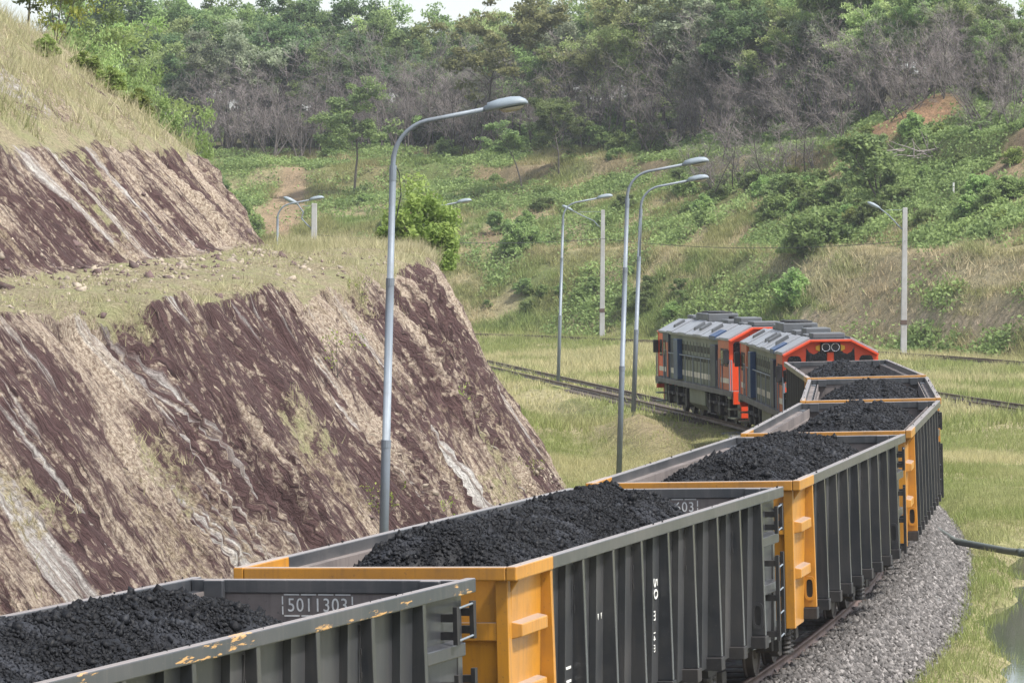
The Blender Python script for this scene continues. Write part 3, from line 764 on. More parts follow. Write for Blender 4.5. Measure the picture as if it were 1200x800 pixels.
number_panel(wagons[0], '5011303', -.36); number_panel(wagons[1], '5011603', -.30)
for ch in wagons[0].children:
    if ch.name == 'top_rim':
        ch.data = ch.data.copy(); ch.data.materials[0] = M['rimchip']
        ch['label'] = 'grey rim with tan patches of flaked paint'
# small white side markings on the second wagon (turned upright, as stencilled on the stakes)
def sidemark(root, s, y, z, size, sx=1, turn=-90):
    Mx = Matrix.Translation((float(xA(z)) + .0015, y, z)) @ Matrix.Rotation(R(90), 4, 'Z') @ Matrix.Rotation(R(90), 4, 'X') @ Matrix.Rotation(R(turn), 4, 'Z')
    text('side_marking', s, size, M['white'], root, Mx, sx, .002)
stk = [PANEL + k * PITCH for k in range(NST)]
sidemark(wagons[1], '1161', stk[1] - .30, 1.55, .27); sidemark(wagons[1], 'W', stk[2] - .33, 1.85, .34, .8, 0); sidemark(wagons[1], '50', stk[4] - .29, 2.08, .25)
sidemark(wagons[1], 'm', stk[4] - .27, 1.72, .16); sidemark(wagons[1], '14 m', stk[4] - .27, 1.5, .12)

# ---- coal heaps
def coal_heap(k, seed, nlump, res):
    rng = np.random.default_rng(seed)
    w = wagons[k]
    x = np.arange(-1.16, 1.161, res); y = np.arange(.16, WL - .14, res)
    XX, YY = np.meshgrid(x, y); xf, yf = XX.ravel(), YY.ravel()
    def hgt(xf, yf):
        near, far = [(1.6, 2.2), (.6, 2.1), (.7, 1.3), (.6, 1.1), (.5, 1.0), (.3, .5)][k]
        wob = (fbm(xf * 1.1 + seed, yf * .5, seed) - .5)
        el = sstep(.0 + near * .15, near + 1.4, yf + wob * 1.4); er = 1 - sstep(WL - far - 1.7, WL - far * .3 - .15, yf + wob * 1.4)
        ridge = np.minimum(el, er)
        pk = [2.84, 2.92, 2.84, 2.80, 2.76, 2.70][k]
        cross = 1 - (np.abs(xf - (.0 if k == 0 else .10) + .12 * wob) / 1.20)**2.0
        hump = .84 + .2 * fbm(yf * .35 + seed, xf * .2, seed + 3)
        z = 2.02 + (pk - 2.02) * ridge * hump * (.34 + .66 * cross) + .05 * cross
        z = z + .10 * wob + .08 * (fbm(xf * 2.5, yf * 2.5, seed + 5, 4) - .5)
        # a gully running along the heap
        z = z - .09 * np.exp(-((xf - .25 - .5 * (fbm(yf * .4, yf * 0, seed + 9) - .5)) / .13)**2)
        return np.clip(z, 1.7, 3.2)
    zf = hgt(xf, yf) + .035 * (fbm(xf * 11, yf * 11, seed + 7, 3, .6) - .5)
    W_, H_ = len(x), len(y); i = (np.arange(H_ - 1)[:, None] * W_ + np.arange(W_ - 1)[None, :]).ravel()
    V = [np.stack([xf, yf, zf], 1)]; Fq = np.stack([i, i + 1, i + W_ + 1, i + W_], 1)
    lx = rng.uniform(-1.13, 1.13, nlump); ly = rng.uniform(.2, WL - .18, nlump)
    size = np.clip(rng.lognormal(-4.5, .55, nlump), .005, .06) * (1 if k < 2 else 1.25)
    lv, lf, _ = lumps(rng, np.stack([lx, ly, hgt(lx, ly) + size * .25], 1), size)
    m_ = 26; sx_ = rng.choice([-1, 1], m_); rs = rng.uniform(.005, .016, m_)
    lx = np.concatenate([lx, sx_ * rng.uniform(1.37, 1.44, m_)]); ly = np.concatenate([ly, rng.uniform(.1, WL - .1, m_)]); lz = np.concatenate([hgt(lx[:nlump], ly[:nlump]) + size * .25, np.full(m_, 2.686) + rs * .3]); size = np.concatenate([size, rs])
    lv, lf, _ = lumps(rng, np.stack([lx, ly, lz], 1), size)
    me = np_mesh('coal_heap', np.concatenate([V[0], lv]), [Fq, lf + len(xf)])
    o = link('coal_heap', me, M['coal']); o.location = w.location; o.rotation_euler = w.rotation_euler; o.scale = (.969, 1, 1)
    tag(o, cl[k], 'coal heap', 'coal loads in the wagons')
for k in range(6): coal_heap(k, 100 + k, [52000, 52000, 30000, 16000, 10000, 8000][k], [.04, .04, .05, .06, .06, .06][k])
# ================================================================== LOCOMOTIVES
def locomotive():
    LL = 15.4
    root = empty('locomotive')
    m = MB(); m.box(-1.35, 1.35, .35, LL - .35, 1.02, 1.20); m.box(-.6, .6, .5, LL - .5, .75, 1.02); m.build('deck', M['deck'], root, bevel=.01)
    ZC, ZR, HX = 2.80, 3.20, .56     # eave, roof top, half width of the flat roof
    def sect(hw, z0=1.2, e=0):
        return [(-hw, z0), (hw, z0), (hw, ZC - e), (HX, ZR - e), (-HX, ZR - e), (-hw, ZC - e)]
    hw = 1.30
    for far in (0, 1):
        f = (lambda y: y) if not far else (lambda y: LL - y)
        y0, y1 = sorted((f(.95), f(2.9)))
        m = MB(); m.prism(sect(hw, e=.03), 'y', y0, y1); cab = m.build('cab', M['orange_side'], root, bevel=.012)
        # bright end face: a plate with the windows let into it
        ya, yb_ = sorted((f(.95), f(.86)))
        m = MB(); m.prism(sect(hw + .02), 'y', ya, yb_); m.build('end_face', M['orange'], cab, bevel=.015)
        # visor: rim standing out round the roof line
        m = MB(); yv0, yv1 = sorted((f(.62), f(.858)))
        for (p, q) in (((-hw - .02, ZC), (-HX, ZR)), ((-HX, ZR), (HX, ZR)), ((HX, ZR), (hw + .02, ZC))):
            a, b = Vector((p[0], 0, p[1])), Vector((q[0], 0, q[1])); nrm = Vector((-(b - a).z, 0, (b - a).x)).normalized()
            if nrm.z < 0: nrm = -nrm
            c, d = a - nrm * .05, b - nrm * .05
            m.hexa([(a.x, yv0, a.z), (b.x, yv0, b.z), (b.x, yv1, b.z), (a.x, yv1, a.z), (c.x, yv0, c.z), (d.x, yv0, d.z), (d.x, yv1, d.z), (c.x, yv1, c.z)])
        m.build('visor', M['orange'], cab)
        yg0, yg1 = sorted((f(.854), f(.845)))
        def win(poly, nm='front_window'):
            m = MB(); m.prism(poly, 'y', yg0, yg1); m.build(nm, M['glass'], cab)
        def arch(x0, x1, z0, z1, cut):
            return [(x0, z0), (x1, z0), (x1, z1 - cut), (x1 - cut * .4, z1 - cut * .25), (x1 - cut, z1), (x0 + cut, z1), (x0 + cut * .4, z1 - cut * .25), (x0, z1 - cut)]
        win(arch(-1.18, -.80, 2.1, 2.76, .10)); win(arch(.80, 1.18, 2.1, 2.76, .10))
        win([(-.70, 2.1), (-.10, 2.1), (-.10, 2.90), (-.28, 2.93), (-.36, 2.84), (-.46, 2.80), (-.58, 2.86), (-.66, 2.98)]); win([(.10, 2.1), (.70, 2.1), (.66, 2.98), (.58, 2.86), (.46, 2.80), (.36, 2.84), (.28, 2.93), (.10, 2.90)])
        # headlights
        m = MB(); yl0, yl1 = sorted((f(.74), f(.86))); m.box(-.27, .27, yl0, yl1, 2.86, 3.12); hl = m.build('headlight', M['black'], cab, bevel=.01)
        for sx in (-.13, .13):
            m = MB(); prof = [(.02, f(.80)), (.07, f(.775)), (.105, f(.735)), (.115, f(.73)), (.118, f(.745))]
            m.lathe(prof, (sx, 0, 2.99), 'y', 18); m.build('reflector', M['chrome'], hl, True)
        for sx in (-1, 1):
            m = MB(); ym0, ym1 = sorted((f(.82), f(.86)))
            m.prism([(sx * .29, 2.88), (sx * .40, 2.93), (sx * .40, 3.02), (sx * .29, 3.06)][::sx], 'y', ym0, ym1); m.build('marker_panel', M['lampyellow'], cab)
        m = MB(); yp0, yp1 = sorted((f(.80), f(.86))); m.box(-.085, .085, yp0, yp1, 2.1, 2.858); m.build('window_pillar', M['orange'], cab)
        # side windows and door, cream band
        for sx in (-1, 1):
            for (a, b, z0, z1) in ((1.15, 1.70, 1.95, 2.52), (1.85, 2.40, 1.95, 2.52)):
                ws0, ws1 = sorted((f(a), f(b))); m = MB(); m.box(sx * hw, sx * (hw + .012), ws0, ws1, z0, z1); fr = m.build('side_window', M['grille'], cab)
                m = MB(); m.box(sx * (hw + .012), sx * (hw + .022), ws0 + .06, ws1 - .06, z0 + .07, z1 - .07); m.build('pane', M['glass'], fr)
            d0, d1 = sorted((f(2.46), f(2.86))); m = MB(); m.box(sx * hw, sx * (hw + .014), d0, d1, 1.25, 2.45); m.build('cab_door', M['orange_side'], cab)
            c0, c1 = sorted((f(1.0), f(2.44))); m = MB(); m.box(sx * hw, sx * (hw + .008), c0, c1, 1.42, 1.58); m.build('stripe', M['cream'], cab)
            # mirror box on the nose, handrails, steps
            q0, q1 = sorted((f(.82), f(1.0))); m = MB(); m.box(sx * (hw + .03), sx * (hw + .20), q0, q1, 2.05, 2.5); m.build('mirror', M['black'], cab, bevel=.02)
            m = MB()
            for ya_, yb2 in ((.45, .8), (2.1, 2.6)):
                m = MB(); m.tube([(sx * 1.32, f(ya_), 1.2), (sx * 1.32, f(ya_), 2.18), (sx * 1.32, f(yb2), 2.18), (sx * 1.32, f(yb2), 1.2)], .022, 6); m.build('handrail', M['galv'], root)
            m = MB(); t0, t1 = sorted((f(.42), f(1.0)))
            m.box(sx * 1.0, sx * 1.36, t0, t1, .95, 1.02); m.box(sx * 1.0, sx * 1.36, t0, t1, .60, .64); m.box(sx * 1.0, sx * 1.36, t0, t1, .32, .36)
            m.box(sx * 1.0, sx * 1.04, t0, t1, .32, 1.0); m.build('step', M['green'], root)
        m = MB(); p0, p1 = sorted((f(.30), f(.40))); m.prism([(-1.3, 1.2), (1.3, 1.2), (1.3, .78), (1.05, .78), (1.05, .34), (-1.05, .34), (-1.05, .78), (-1.3, .78)][::-1], 'y', p0, p1); m.build('buffer_beam', M['orange'], root, bevel=.01)
        m = MB(); cp0, cp1 = sorted((f(-.12), f(.32))); m.box(-.1, .1, cp0, cp1, .66, .86); m.build('coupler', M['under'], root)
    # hood between the cabs: panels with louvres, blue cabinet
    hh = 1.22
    m = MB(); m.prism(sect(hh, e=.05), 'y', 2.905, LL - 2.905); hood = m.build('hood', M['green'], root, bevel=.01)
    for sx in (-1, 1):
        m = MB(); m.box(sx * hh, sx * (hh + .01), 2.95, LL - 2.95, 1.40, 1.58); m.build('stripe', M['cream'], hood)
        m = MB(); m.box(sx * hh, sx * (hh + .16), 3.0, 3.9, 1.25, 2.6); m.build('cabinet', M['navy'], hood, bevel=.02)
        m = MB(); m.box(sx * hh, sx * (hh + .18), LL - 5.3, LL - 4.5, 1.25, 2.62); m.build('cabinet', M['blue'], hood, bevel=.02)
        m = MB(); m.box(sx * hh, sx * (hh + .012), LL - 4.4, LL - 2.95, 1.59, 2.6); m.build('vent_panel', M['navy'], hood)
        m = MB()
        for i, y in enumerate(np.arange(4.2, LL - 5.6, .62)):
            for z in ((1.95, 2.12), (2.25, 2.46)):
                for j in range(2): MB().box(sx * (hh + .001), sx * (hh + .014), y + .06 + j * .22, y + .21 + j * .22, *z).build('louvre', M['black'], hood)
        m = MB()
        for y in np.arange(4.1, LL - 5.4, .62): m.box(sx * hh, sx * (hh + .02), y - .02, y + .02, 1.22, 2.58)
        m.build('door_seam', M['green'], hood)
        # gutter and handrail along the eaves
        m = MB(); m.box(sx * (hh - .01), sx * (hh + .06), 2.92, LL - 2.92, ZC - .06, ZC - .02); m.build('gutter', M['roof'], hood)
        m = MB(); m.tube([(sx * 1.32, 3.0, 2.1), (sx * 1.32, LL - 3.0, 2.1)], .018, 6)
        for y in np.arange(3.0, LL - 2.9, 1.5): m.tube([(sx * 1.32, y, 1.2), (sx * 1.32, y, 2.1)], .018, 6)
        m.build('handrail', M['galv'], root)
    # roof: grey sloping panels and hatches
    m = MB()
    a = Vector((hw + .03, 0, ZC + .005)); b = Vector((HX, 0, ZR + .012))
    cuts = [.9, 2.6, 3.2, 4.4, 5.9, 7.4, 8.9, 10.4, 11.6, 12.7, LL - .9]
    for sx in (-1, 1):
        for i in range(len(cuts) - 1):
            y0, y1 = cuts[i] + .03, cuts[i + 1] - .03; e = .03 if i % 2 else .055
            m.hexa([(sx * a.x, y0, a.z - .03), (sx * a.x, y1, a.z - .03), (sx * b.x, y1, b.z - .03), (sx * b.x, y0, b.z - .03),
                    (sx * a.x, y0, a.z + e), (sx * a.x, y1, a.z + e), (sx * b.x, y1, b.z + e), (sx * b.x, y0, b.z + e)], 0)
    m.box(-HX, HX, .92, LL - .92, ZR - .06, ZR + .012, 1)
    rf = m.build('roof', [M['roof'], M['roofdark']], root, bevel=.01)
    for (x0, x1, y0, y1, h) in ((-.45, .45, 1.2, 2.2, .16), (-.5, .5, 2.7, 3.5, .10), (-.36, .36, 3.9, 5.1, .24), (-.5, .5, 5.5, 6.6, .14), (-.52, .52, 8.9, 11.3, .28), (-.4, .4, 11.8, 12.4, .12), (-.35, .35, 13.0, 14.0, .16)):
        m = MB(); m.box(x0, x1, y0, y1, ZR + .013, ZR + .013 + h); m.build('roof_hatch', M['roofdark'], rf, bevel=.03)
    for y in (9.5, 10.7):
        m = MB(); m.lathe([(.42, 0), (.42, .05), (.38, .06), (.1, .06)], (0, y, ZR + .294), 'z', 20); m.build('roof_fan', M['black'], rf)
    m = MB(); m.lathe([(.14, 0), (.14, .22), (.11, .22), (.11, .05)], (.1, 7.7, ZR + .012), 'z', 14); m.build('exhaust', M['black'], rf)
    for y, w_ in ((4.9, .22), (7.0, .4), (8.2, .25), (12.2, .3)):
        for sx in (-1, 1):
            m = MB(); m.hexa([(sx * 1.12, y, 2.90), (sx * 1.12, y + w_, 2.90), (sx * .72, y + w_, 3.12), (sx * .72, y, 3.12), (sx * 1.10, y, 3.06), (sx * 1.10, y + w_, 3.06), (sx * .76, y + w_, 3.25), (sx * .76, y, 3.25)]); m.build('roof_vent', M['roofdark'], rf, bevel=.01)
    # blue roof band near the rear
    for sx in (-1, 1):
        m = MB(); m.hexa([(sx * (a.x + .012), 3.2, a.z - .05), (sx * (a.x + .012), 4.3, a.z - .05), (sx * .95, 4.3, ZC + .2), (sx * .95, 3.2, ZC + .2), (sx * (a.x + .012), 3.2, a.z + .075), (sx * (a.x + .012), 4.3, a.z + .075), (sx * .95, 4.3, ZC + .27), (sx * .95, 3.2, ZC + .27)]); m.build('roof_panel', M['blue'], rf)
    # fuel tank, bogies
    m = MB(); m.prism([(-1.15, .98), (1.15, .98), (1.15, .5), (.9, .3), (-.9, .3), (-1.15, .5)][::-1], 'y', 6.2, 9.2); m.build('fuel_tank', M['green'], root, bevel=.02)
    for yc in (3.7, LL - 3.7):
        m = MB(); m.box(-.9, .9, yc - .3, yc + .3, .5, .8); bg = m.build('bogie', M['under'], root)
        for sx in (-1, 1):
            m = MB(); x0, x1 = sorted((sx * .86, sx * 1.02))
            m.prism([(yc - 2.3, .45), (yc - 2.3, .72), (yc + 2.3, .72), (yc + 2.3, .45), (yc + 1.9, .34), (yc + .9, .34), (yc + .6, .42), (yc - .6, .42), (yc - .9, .34), (yc - 1.9, .34)], 'x', x0, x1)
            for yy in (-1.75, 0, 1.75):
                m.box(sx * .88, sx * 1.14, yc + yy - .17, yc + yy + .17, .3, .66); m.tube([(sx * 1.1, yc + yy + .5, .95), (sx * 1.1, yc + yy + .34, .4)], .05, 8)
                m.box(sx * 1.0, sx * 1.2, yc + yy - .42, yc + yy - .22, .55, .95)
            m.build('side_frame', M['under'], bg, bevel=.015)
            for yy in (-1.3, -.5, .45, 1.25): MB().box(sx * 1.05, sx * 1.24, yc + yy - .10, yc + yy + .10, .66, .74).build('brake_cylinder', M['deck'], bg)
            for yy in (-1.75, 0, 1.75):
                m = MB(); m.lathe([(.02, sx * .60), (.16, sx * .60), (.18, sx * .57), (.40, sx * .57), (.46, sx * .60), (.46, sx * .50), (.49, sx * .47), (.49, sx * .46), (.02, sx * .46)], (0, yc + yy, .46), 'x', 28); m.build('wheel', M['wheel'], bg)
    return root, LL
loco, LL = locomotive()
s0 = 2 * 13.6 + WL + 1.25
locos = [loco, copy_tree(loco)]
for k, lo in enumerate(locos):
    sa, sb = s0 + k * (LL + .95) + 3.7, s0 + k * (LL + .95) + LL - 3.7
    xa, ya = at(sa); xb, yb_ = at(sb); h = math.atan2(xb - xa, yb_ - ya)
    lo.location = (xa - 3.7 * math.sin(h), ya - 3.7 * math.cos(h), 0); lo.rotation_euler = (0, -CANT * .6, -h)
cabs = sorted([c for c in locos[1].children if c.name.split('.')[0] == 'cab'], key=lambda c: c.data.vertices[0].co.y)
fc = cabs[-1]; fc.data = fc.data.copy(); fc.data.materials[0] = M['navy']; fc['label'] = 'dark navy sided leading cab'
m = MB()
for sx in (-1, 1): m.box(sx * 1.30, sx * 1.306, LL - 1.75, LL - .96, 1.25, 2.74)
m.build('corner_stripe', M['orange'], fc)
tag(locos[0], 'orange ended diesel locomotive coupled to the last coal wagon, twin headlights facing it', 'locomotive', 'locomotives hauling the coal train')
tag(locos[1], 'leading diesel locomotive with orange cab, farther from the coal wagons', 'locomotive', 'locomotives hauling the coal train')

# ================================================================== LAMP POSTS
def cobra_lamp(name, base, ztop, lean, aim, label, wire=False):
    """tubular post with a bent arm; aim: direction of the arm in plan (radians from +X)"""
    root = empty(name, base); tag(root, label, 'street lamp', 'curved arm lamp posts along the railway')
    b0 = base[2]; H = ztop - b0
    L = lambda z: (lean * z * math.cos(aim), lean * z * math.sin(aim))
    m = MB()
    segs = [(0, .085, 1.0), (H * .40, .078, .072), (H * .72, .066, .06), (H - .85, .052, .05)]
    zc = [0, H * .36, H * .66, H - 1.15]
    rr = [.076, .066, .055, .044]
    pts, rad = [], []
    for i in range(3):
        pts += [(*L(zc[i]), zc[i]), (*L(zc[i + 1] - .06), zc[i + 1] - .06), (*L(zc[i + 1]), zc[i + 1])]
        rad += [rr[i], rr[i], rr[i + 1]]
    pts += [(*L(zc[3] + .01), zc[3] + .01)]; rad += [rr[3]]
    m.tube(pts, rad, 12)
    m.box(-.16, .16, -.16, .16, -.05, .03)
    m.build('pole', M['galv'], root, True)
    for i, da in ((1, .10), (2, .10), (3, .22)): MB().tube([(*L(zc[i] - da), zc[i] - da), (*L(zc[i] + .03), zc[i] + .03)], rr[i] + .015, 12).build('collar', M['galv'], root)
    ax = []
    z0 = zc[3]
    for t in np.linspace(0, 1, 9):       # quarter bend, then a rising straight arm
        an = t * R(77); r = .72
        ax.append((r * (1 - math.cos(an)), z0 + .05 + r * math.sin(an)))
    ex, ez = ax[-1]; ax.append((ex + .98, ez + .98 * math.tan(R(11))))
    lx, ly = L(z0); ca, sa = math.cos(aim), math.sin(aim)
    P = [(lx + a * ca, ly + a * sa, z) for a, z in [(0, z0 - .02)] + ax]
    m = MB(); m.tube(P, [.043] * 4 + [.037] * (len(P) - 4), 10); m.build('arm', M['galv'], root, True)
    # lamp head: shell widening to a rounded nose, lens below
    hx, hz = ax[-1]; m = MB(); n = 14
    ring = [(0, .055, .05, -.05), (.05, .075, .06, -.055), (.06, .09, .095, -.05), (.25, .125, .125, -.05), (.45, .14, .13, -.05), (.60, .13, .105, -.048), (.68, .09, .055, -.045), (.715, .03, .0, -.04)]
    vs = []
    for (t, w, up, dn) in ring:
        for k in range(n):
            an = 2 * math.pi * k / n; y = w * math.cos(an); z = (up if math.sin(an) > 0 else -dn) * math.sin(an)
            vs.append((t, y, z))
    fs = [(i * n + k, i * n + (k + 1) % n, (i + 1) * n + (k + 1) % n, (i + 1) * n + k) for i in range(len(ring) - 1) for k in range(n)]
    fs += [tuple(range(n)), tuple(range((len(ring) - 1) * n, len(ring) * n))]
    Rm = Matrix.Translation((lx + (hx - .04) * ca, ly + (hx - .04) * sa, hz - .005)) @ Matrix.Rotation(aim, 4, 'Z') @ Matrix.Rotation(R(-10), 4, 'Y')
    m.add([Rm @ Vector(v) for v in vs], fs); hd_ = m.build('lamp_head', M['lampgrey'], root, True)
    m = MB(); lens = MB(); 
    pr = []
    for i in range(13):
        a_ = 2 * math.pi * i / 12
    vs = []; 
    for (s_, zz) in ((1, -.052), (.9, -.085), (.55, -.115)):
        for k in range(14):
            an = 2 * math.pi * k / 14; vs.append((.44 + .20 * s_ * math.cos(an), .105 * s_ * math.sin(an), zz))
    fs = [(i * 14 + k, i * 14 + (k + 1) % 14, (i + 1) * 14 + (k + 1) % 14, (i + 1) * 14 + k) for i in range(2) for k in range(14)] + [tuple(range(28, 42))]
    lens.add([Rm @ Vector(v) for v in vs], fs); lens.build('lens', M['lens'], hd_, True)
    if wire:
        m = MB(); m.tube([(*L(z0 + .1), z0 + .1), (L(z0)[0] + .10, 0, z0 - .1), (L(z0)[0] + .13, 0, z0 - .45), (L(z0)[0] + .06, 0, z0 - .8), (*L(z0 - 1), z0 - 1.0)], .011, 6); m.build('wire', M['wire'], root)
    return root
GA = 0.0
def lamp(px, d, ztop, lean, aim, label, wire=False, zb=None):
    x = X(px, d); z = gz(x, d) if zb is None else zb
    z0 = z - .04
    cobra_lamp('street_lamp', (x, d, z0), ztop, lean, aim, label, wire)
lamp(446.5, 61.5, 8.18, .026, R(-4), 'grey curved arm lamp post nearest the camera, against the striped rock face', True)
lamp(725, 102, 8.18, .030, R(-2), 'tall curved arm lamp post just behind the wagons, left of a slightly shorter twin')
lamp(742, 122, 8.10, .036, R(-2), 'curved arm lamp post standing on the tan earth mound')
lamp(654, 166, 8.12, .030, R(4), 'curved arm lamp post standing alone on the grass left of the locomotives')
lamp(323.5, 178, 8.2, .01, R(3), 'far curved arm lamp post below the bare sandy slope', zb=gz(X(323.5, 178), 178))
lamp(494, 176, 8.05, .02, R(3), 'far curved arm lamp post mostly hidden behind the bright green bush')

def concrete_lamp(px, d, ztop, aim, label, arml):
    x = X(px, d); z = gz(x, d) - .15; H = ztop - z
    root = empty('street_lamp', (x, d, z)); tag(root, label, 'street lamp', 'concrete lamp posts with an angled bracket')
    m = MB(); m.hexa([(-.17, -.15, 0), (.17, -.15, 0), (.17, .15, 0), (-.17, .15, 0), (-.125 + .06, -.11, H), (.125 + .06, -.11, H), (.125 + .06, .11, H), (-.125 + .06, .11, H)]); m.build('pole', M['concrete'], root, bevel=.02)
    ca, sa = math.cos(aim), math.sin(aim)
    A = [(0.02, H - 1.25), (.30, H - 1.0), (.55, H - .72), (arml * .62, H - .42), (arml, H - .02)]
    m = MB(); m.tube([(a * ca, a * sa, zz) for a, zz in A], .032, 8); m.tube([(.05 * ca, .05 * sa, H - .12), (arml * .75 * ca, arml * .75 * sa, H - .14)], .014, 6); m.build('bracket', M['galv'], root)
    m = MB(); Rm = Matrix.Translation((arml * ca, arml * sa, H - .02)) @ Matrix.Rotation(aim, 4, 'Z') @ Matrix.Rotation(R(-26), 4, 'Y')
    ring = [(-.05, .05, .05), (.1, .11, .09), (.4, .15, .12), (.62, .12, .09), (.74, .03, .02)]; n = 12
    vs = [Rm @ Vector((t, w * math.cos(2 * math.pi * k / n), h_ * math.sin(2 * math.pi * k / n))) for t, w, h_ in ring for k in range(n)]
    fs = [(i * n + k, i * n + (k + 1) % n, (i + 1) * n + (k + 1) % n, (i + 1) * n + k) for i in range(4) for k in range(n)] + [tuple(range(n)), tuple(range(4 * n, 5 * n))]
    m.add(vs, fs); m.build('lamp_head', M['lampgrey'], root, True)
    m = MB()
    for zz in (1.9,): m.box(-.172, .172, -.158, .158, zz, zz + .25)
    m.build('number_band', M['rail'], root)
    return root
concrete_lamp(705.5, 250, 8.25, R(178), 'white concrete lamp post at the foot of the green bank, lamp arm to its left', 2.0)
concrete_lamp(1059, 208, 7.95, R(178), 'white concrete lamp post at the right, on the far side of the locomotives', 1.35)
concrete_lamp(367, 180, 7.85, R(184), 'small pale lamp post at the left, beside the sandy slope', .75)
m = MB(); x, d = X(1117, 236), 236; z = gz(x, d); zt = EYE + (291 - 255) * d / F_PX
m.tube([(0, 0, -.1), (0, 0, max(1.0, zt - z - .03))], .06, 8); m.tube([(0, 0, max(1.0, zt - z - .03)), (0, 0, max(1.0, zt - z) + .02)], .07, 8)
o = m.build('marker_post', M['white']); o.location = (x, d, z); tag(o, 'short white marker post on the green slope at the right', 'post')
def cable(name, a, b, sag, label, r=.018):
    pts = []
    for t in np.linspace(0, 1, 17):
        p = Vector(a).lerp(Vector(b), t); p.z -= sag * 4 * t * (1 - t); pts.append(p)
    m = MB(); m.tube(pts, r, 6); o = m.build(name, M['wire'], None, True); tag(o, label, 'cable')
pa = (X(367, 180) + .1, 180, 6.35); pb = (X(706, 250), 249.84, 6.35); pc = (X(1059, 208) + .05, 207.84, 6.1)
cable('overhead_cable', pa, pb, .35, 'thin black cable strung from the small left post to the middle concrete post')
cable('overhead_cable', pb, pc, .5, 'thin black cable strung from the middle concrete post to the right concrete post')
# ================================================================== TREES
def leaf_quads(rng, P, size, colr, up=1.0, elong=1.7):
    n = len(P); d = rng.normal(0, 1, (n, 3)); d /= np.linalg.norm(d, axis=1)[:, None]
    nr = rng.normal(0, 1, (n, 3)); nr[:, 2] += up * 2; a = np.cross(d, nr); a /= np.linalg.norm(a, axis=1)[:, None] + 1e-9
    s = size[:, None]
    v = np.stack([P - d * s * elong * .5, P + a * s * .42, P + d * s * elong * .5, P - a * s * .42], 1)
    return v.reshape(-1, 3), np.arange(n * 4).reshape(-1, 4), colr
def branch_tubes(B, sides=4):
    """B: list of (pts (k,3), r0, r1) -> V,F"""
    Vs, Fs, b = [], [], 0
    for pts, r0, r1 in B:
        pts = np.asarray(pts); k = len(pts); t = np.gradient(pts, axis=0); t /= np.linalg.norm(t, axis=1)[:, None] + 1e-9
        ref = np.array([1.0, .3, .1]) if abs(t[0, 2]) > .8 else np.array([0, 0, 1.0])
        a = np.cross(t, ref); a /= np.linalg.norm(a, axis=1)[:, None] + 1e-9; c = np.cross(t, a)
        an = np.arange(sides) * 2 * np.pi / sides; r = np.linspace(r0, r1, k)[:, None, None]
        v = pts[:, None] + r * (a[:, None] * np.cos(an)[None, :, None] + c[:, None] * np.sin(an)[None, :, None])
        Vs.append(v.reshape(-1, 3))
        i = np.arange(k - 1)[:, None] * sides; j = np.arange(sides)[None]; j2 = (j + 1) % sides
        Fs.append(np.stack([(i + j), (i + j2), (i + sides + j2), (i + sides + j)], -1).reshape(-1, 4) + b); b += k * sides
    return np.concatenate(Vs), np.concatenate(Fs)
def grow(rng, start, d, L, wig=.12, k=5, droop=0):
    pts = [np.array(start, float)]; d = np.array(d, float); d /= np.linalg.norm(d)
    for i in range(k):
        d = d + rng.normal(0, wig, 3) + np.array([0, 0, -droop]); d /= np.linalg.norm(d); pts.append(pts[-1] + d * L / k)
    return np.array(pts), d
def sided(rng, d, ang):
    a = rng.normal(0, 1, 3); a -= d * np.dot(a, d); a /= np.linalg.norm(a) + 1e-9
    return d * math.cos(ang) + a * math.sin(ang)
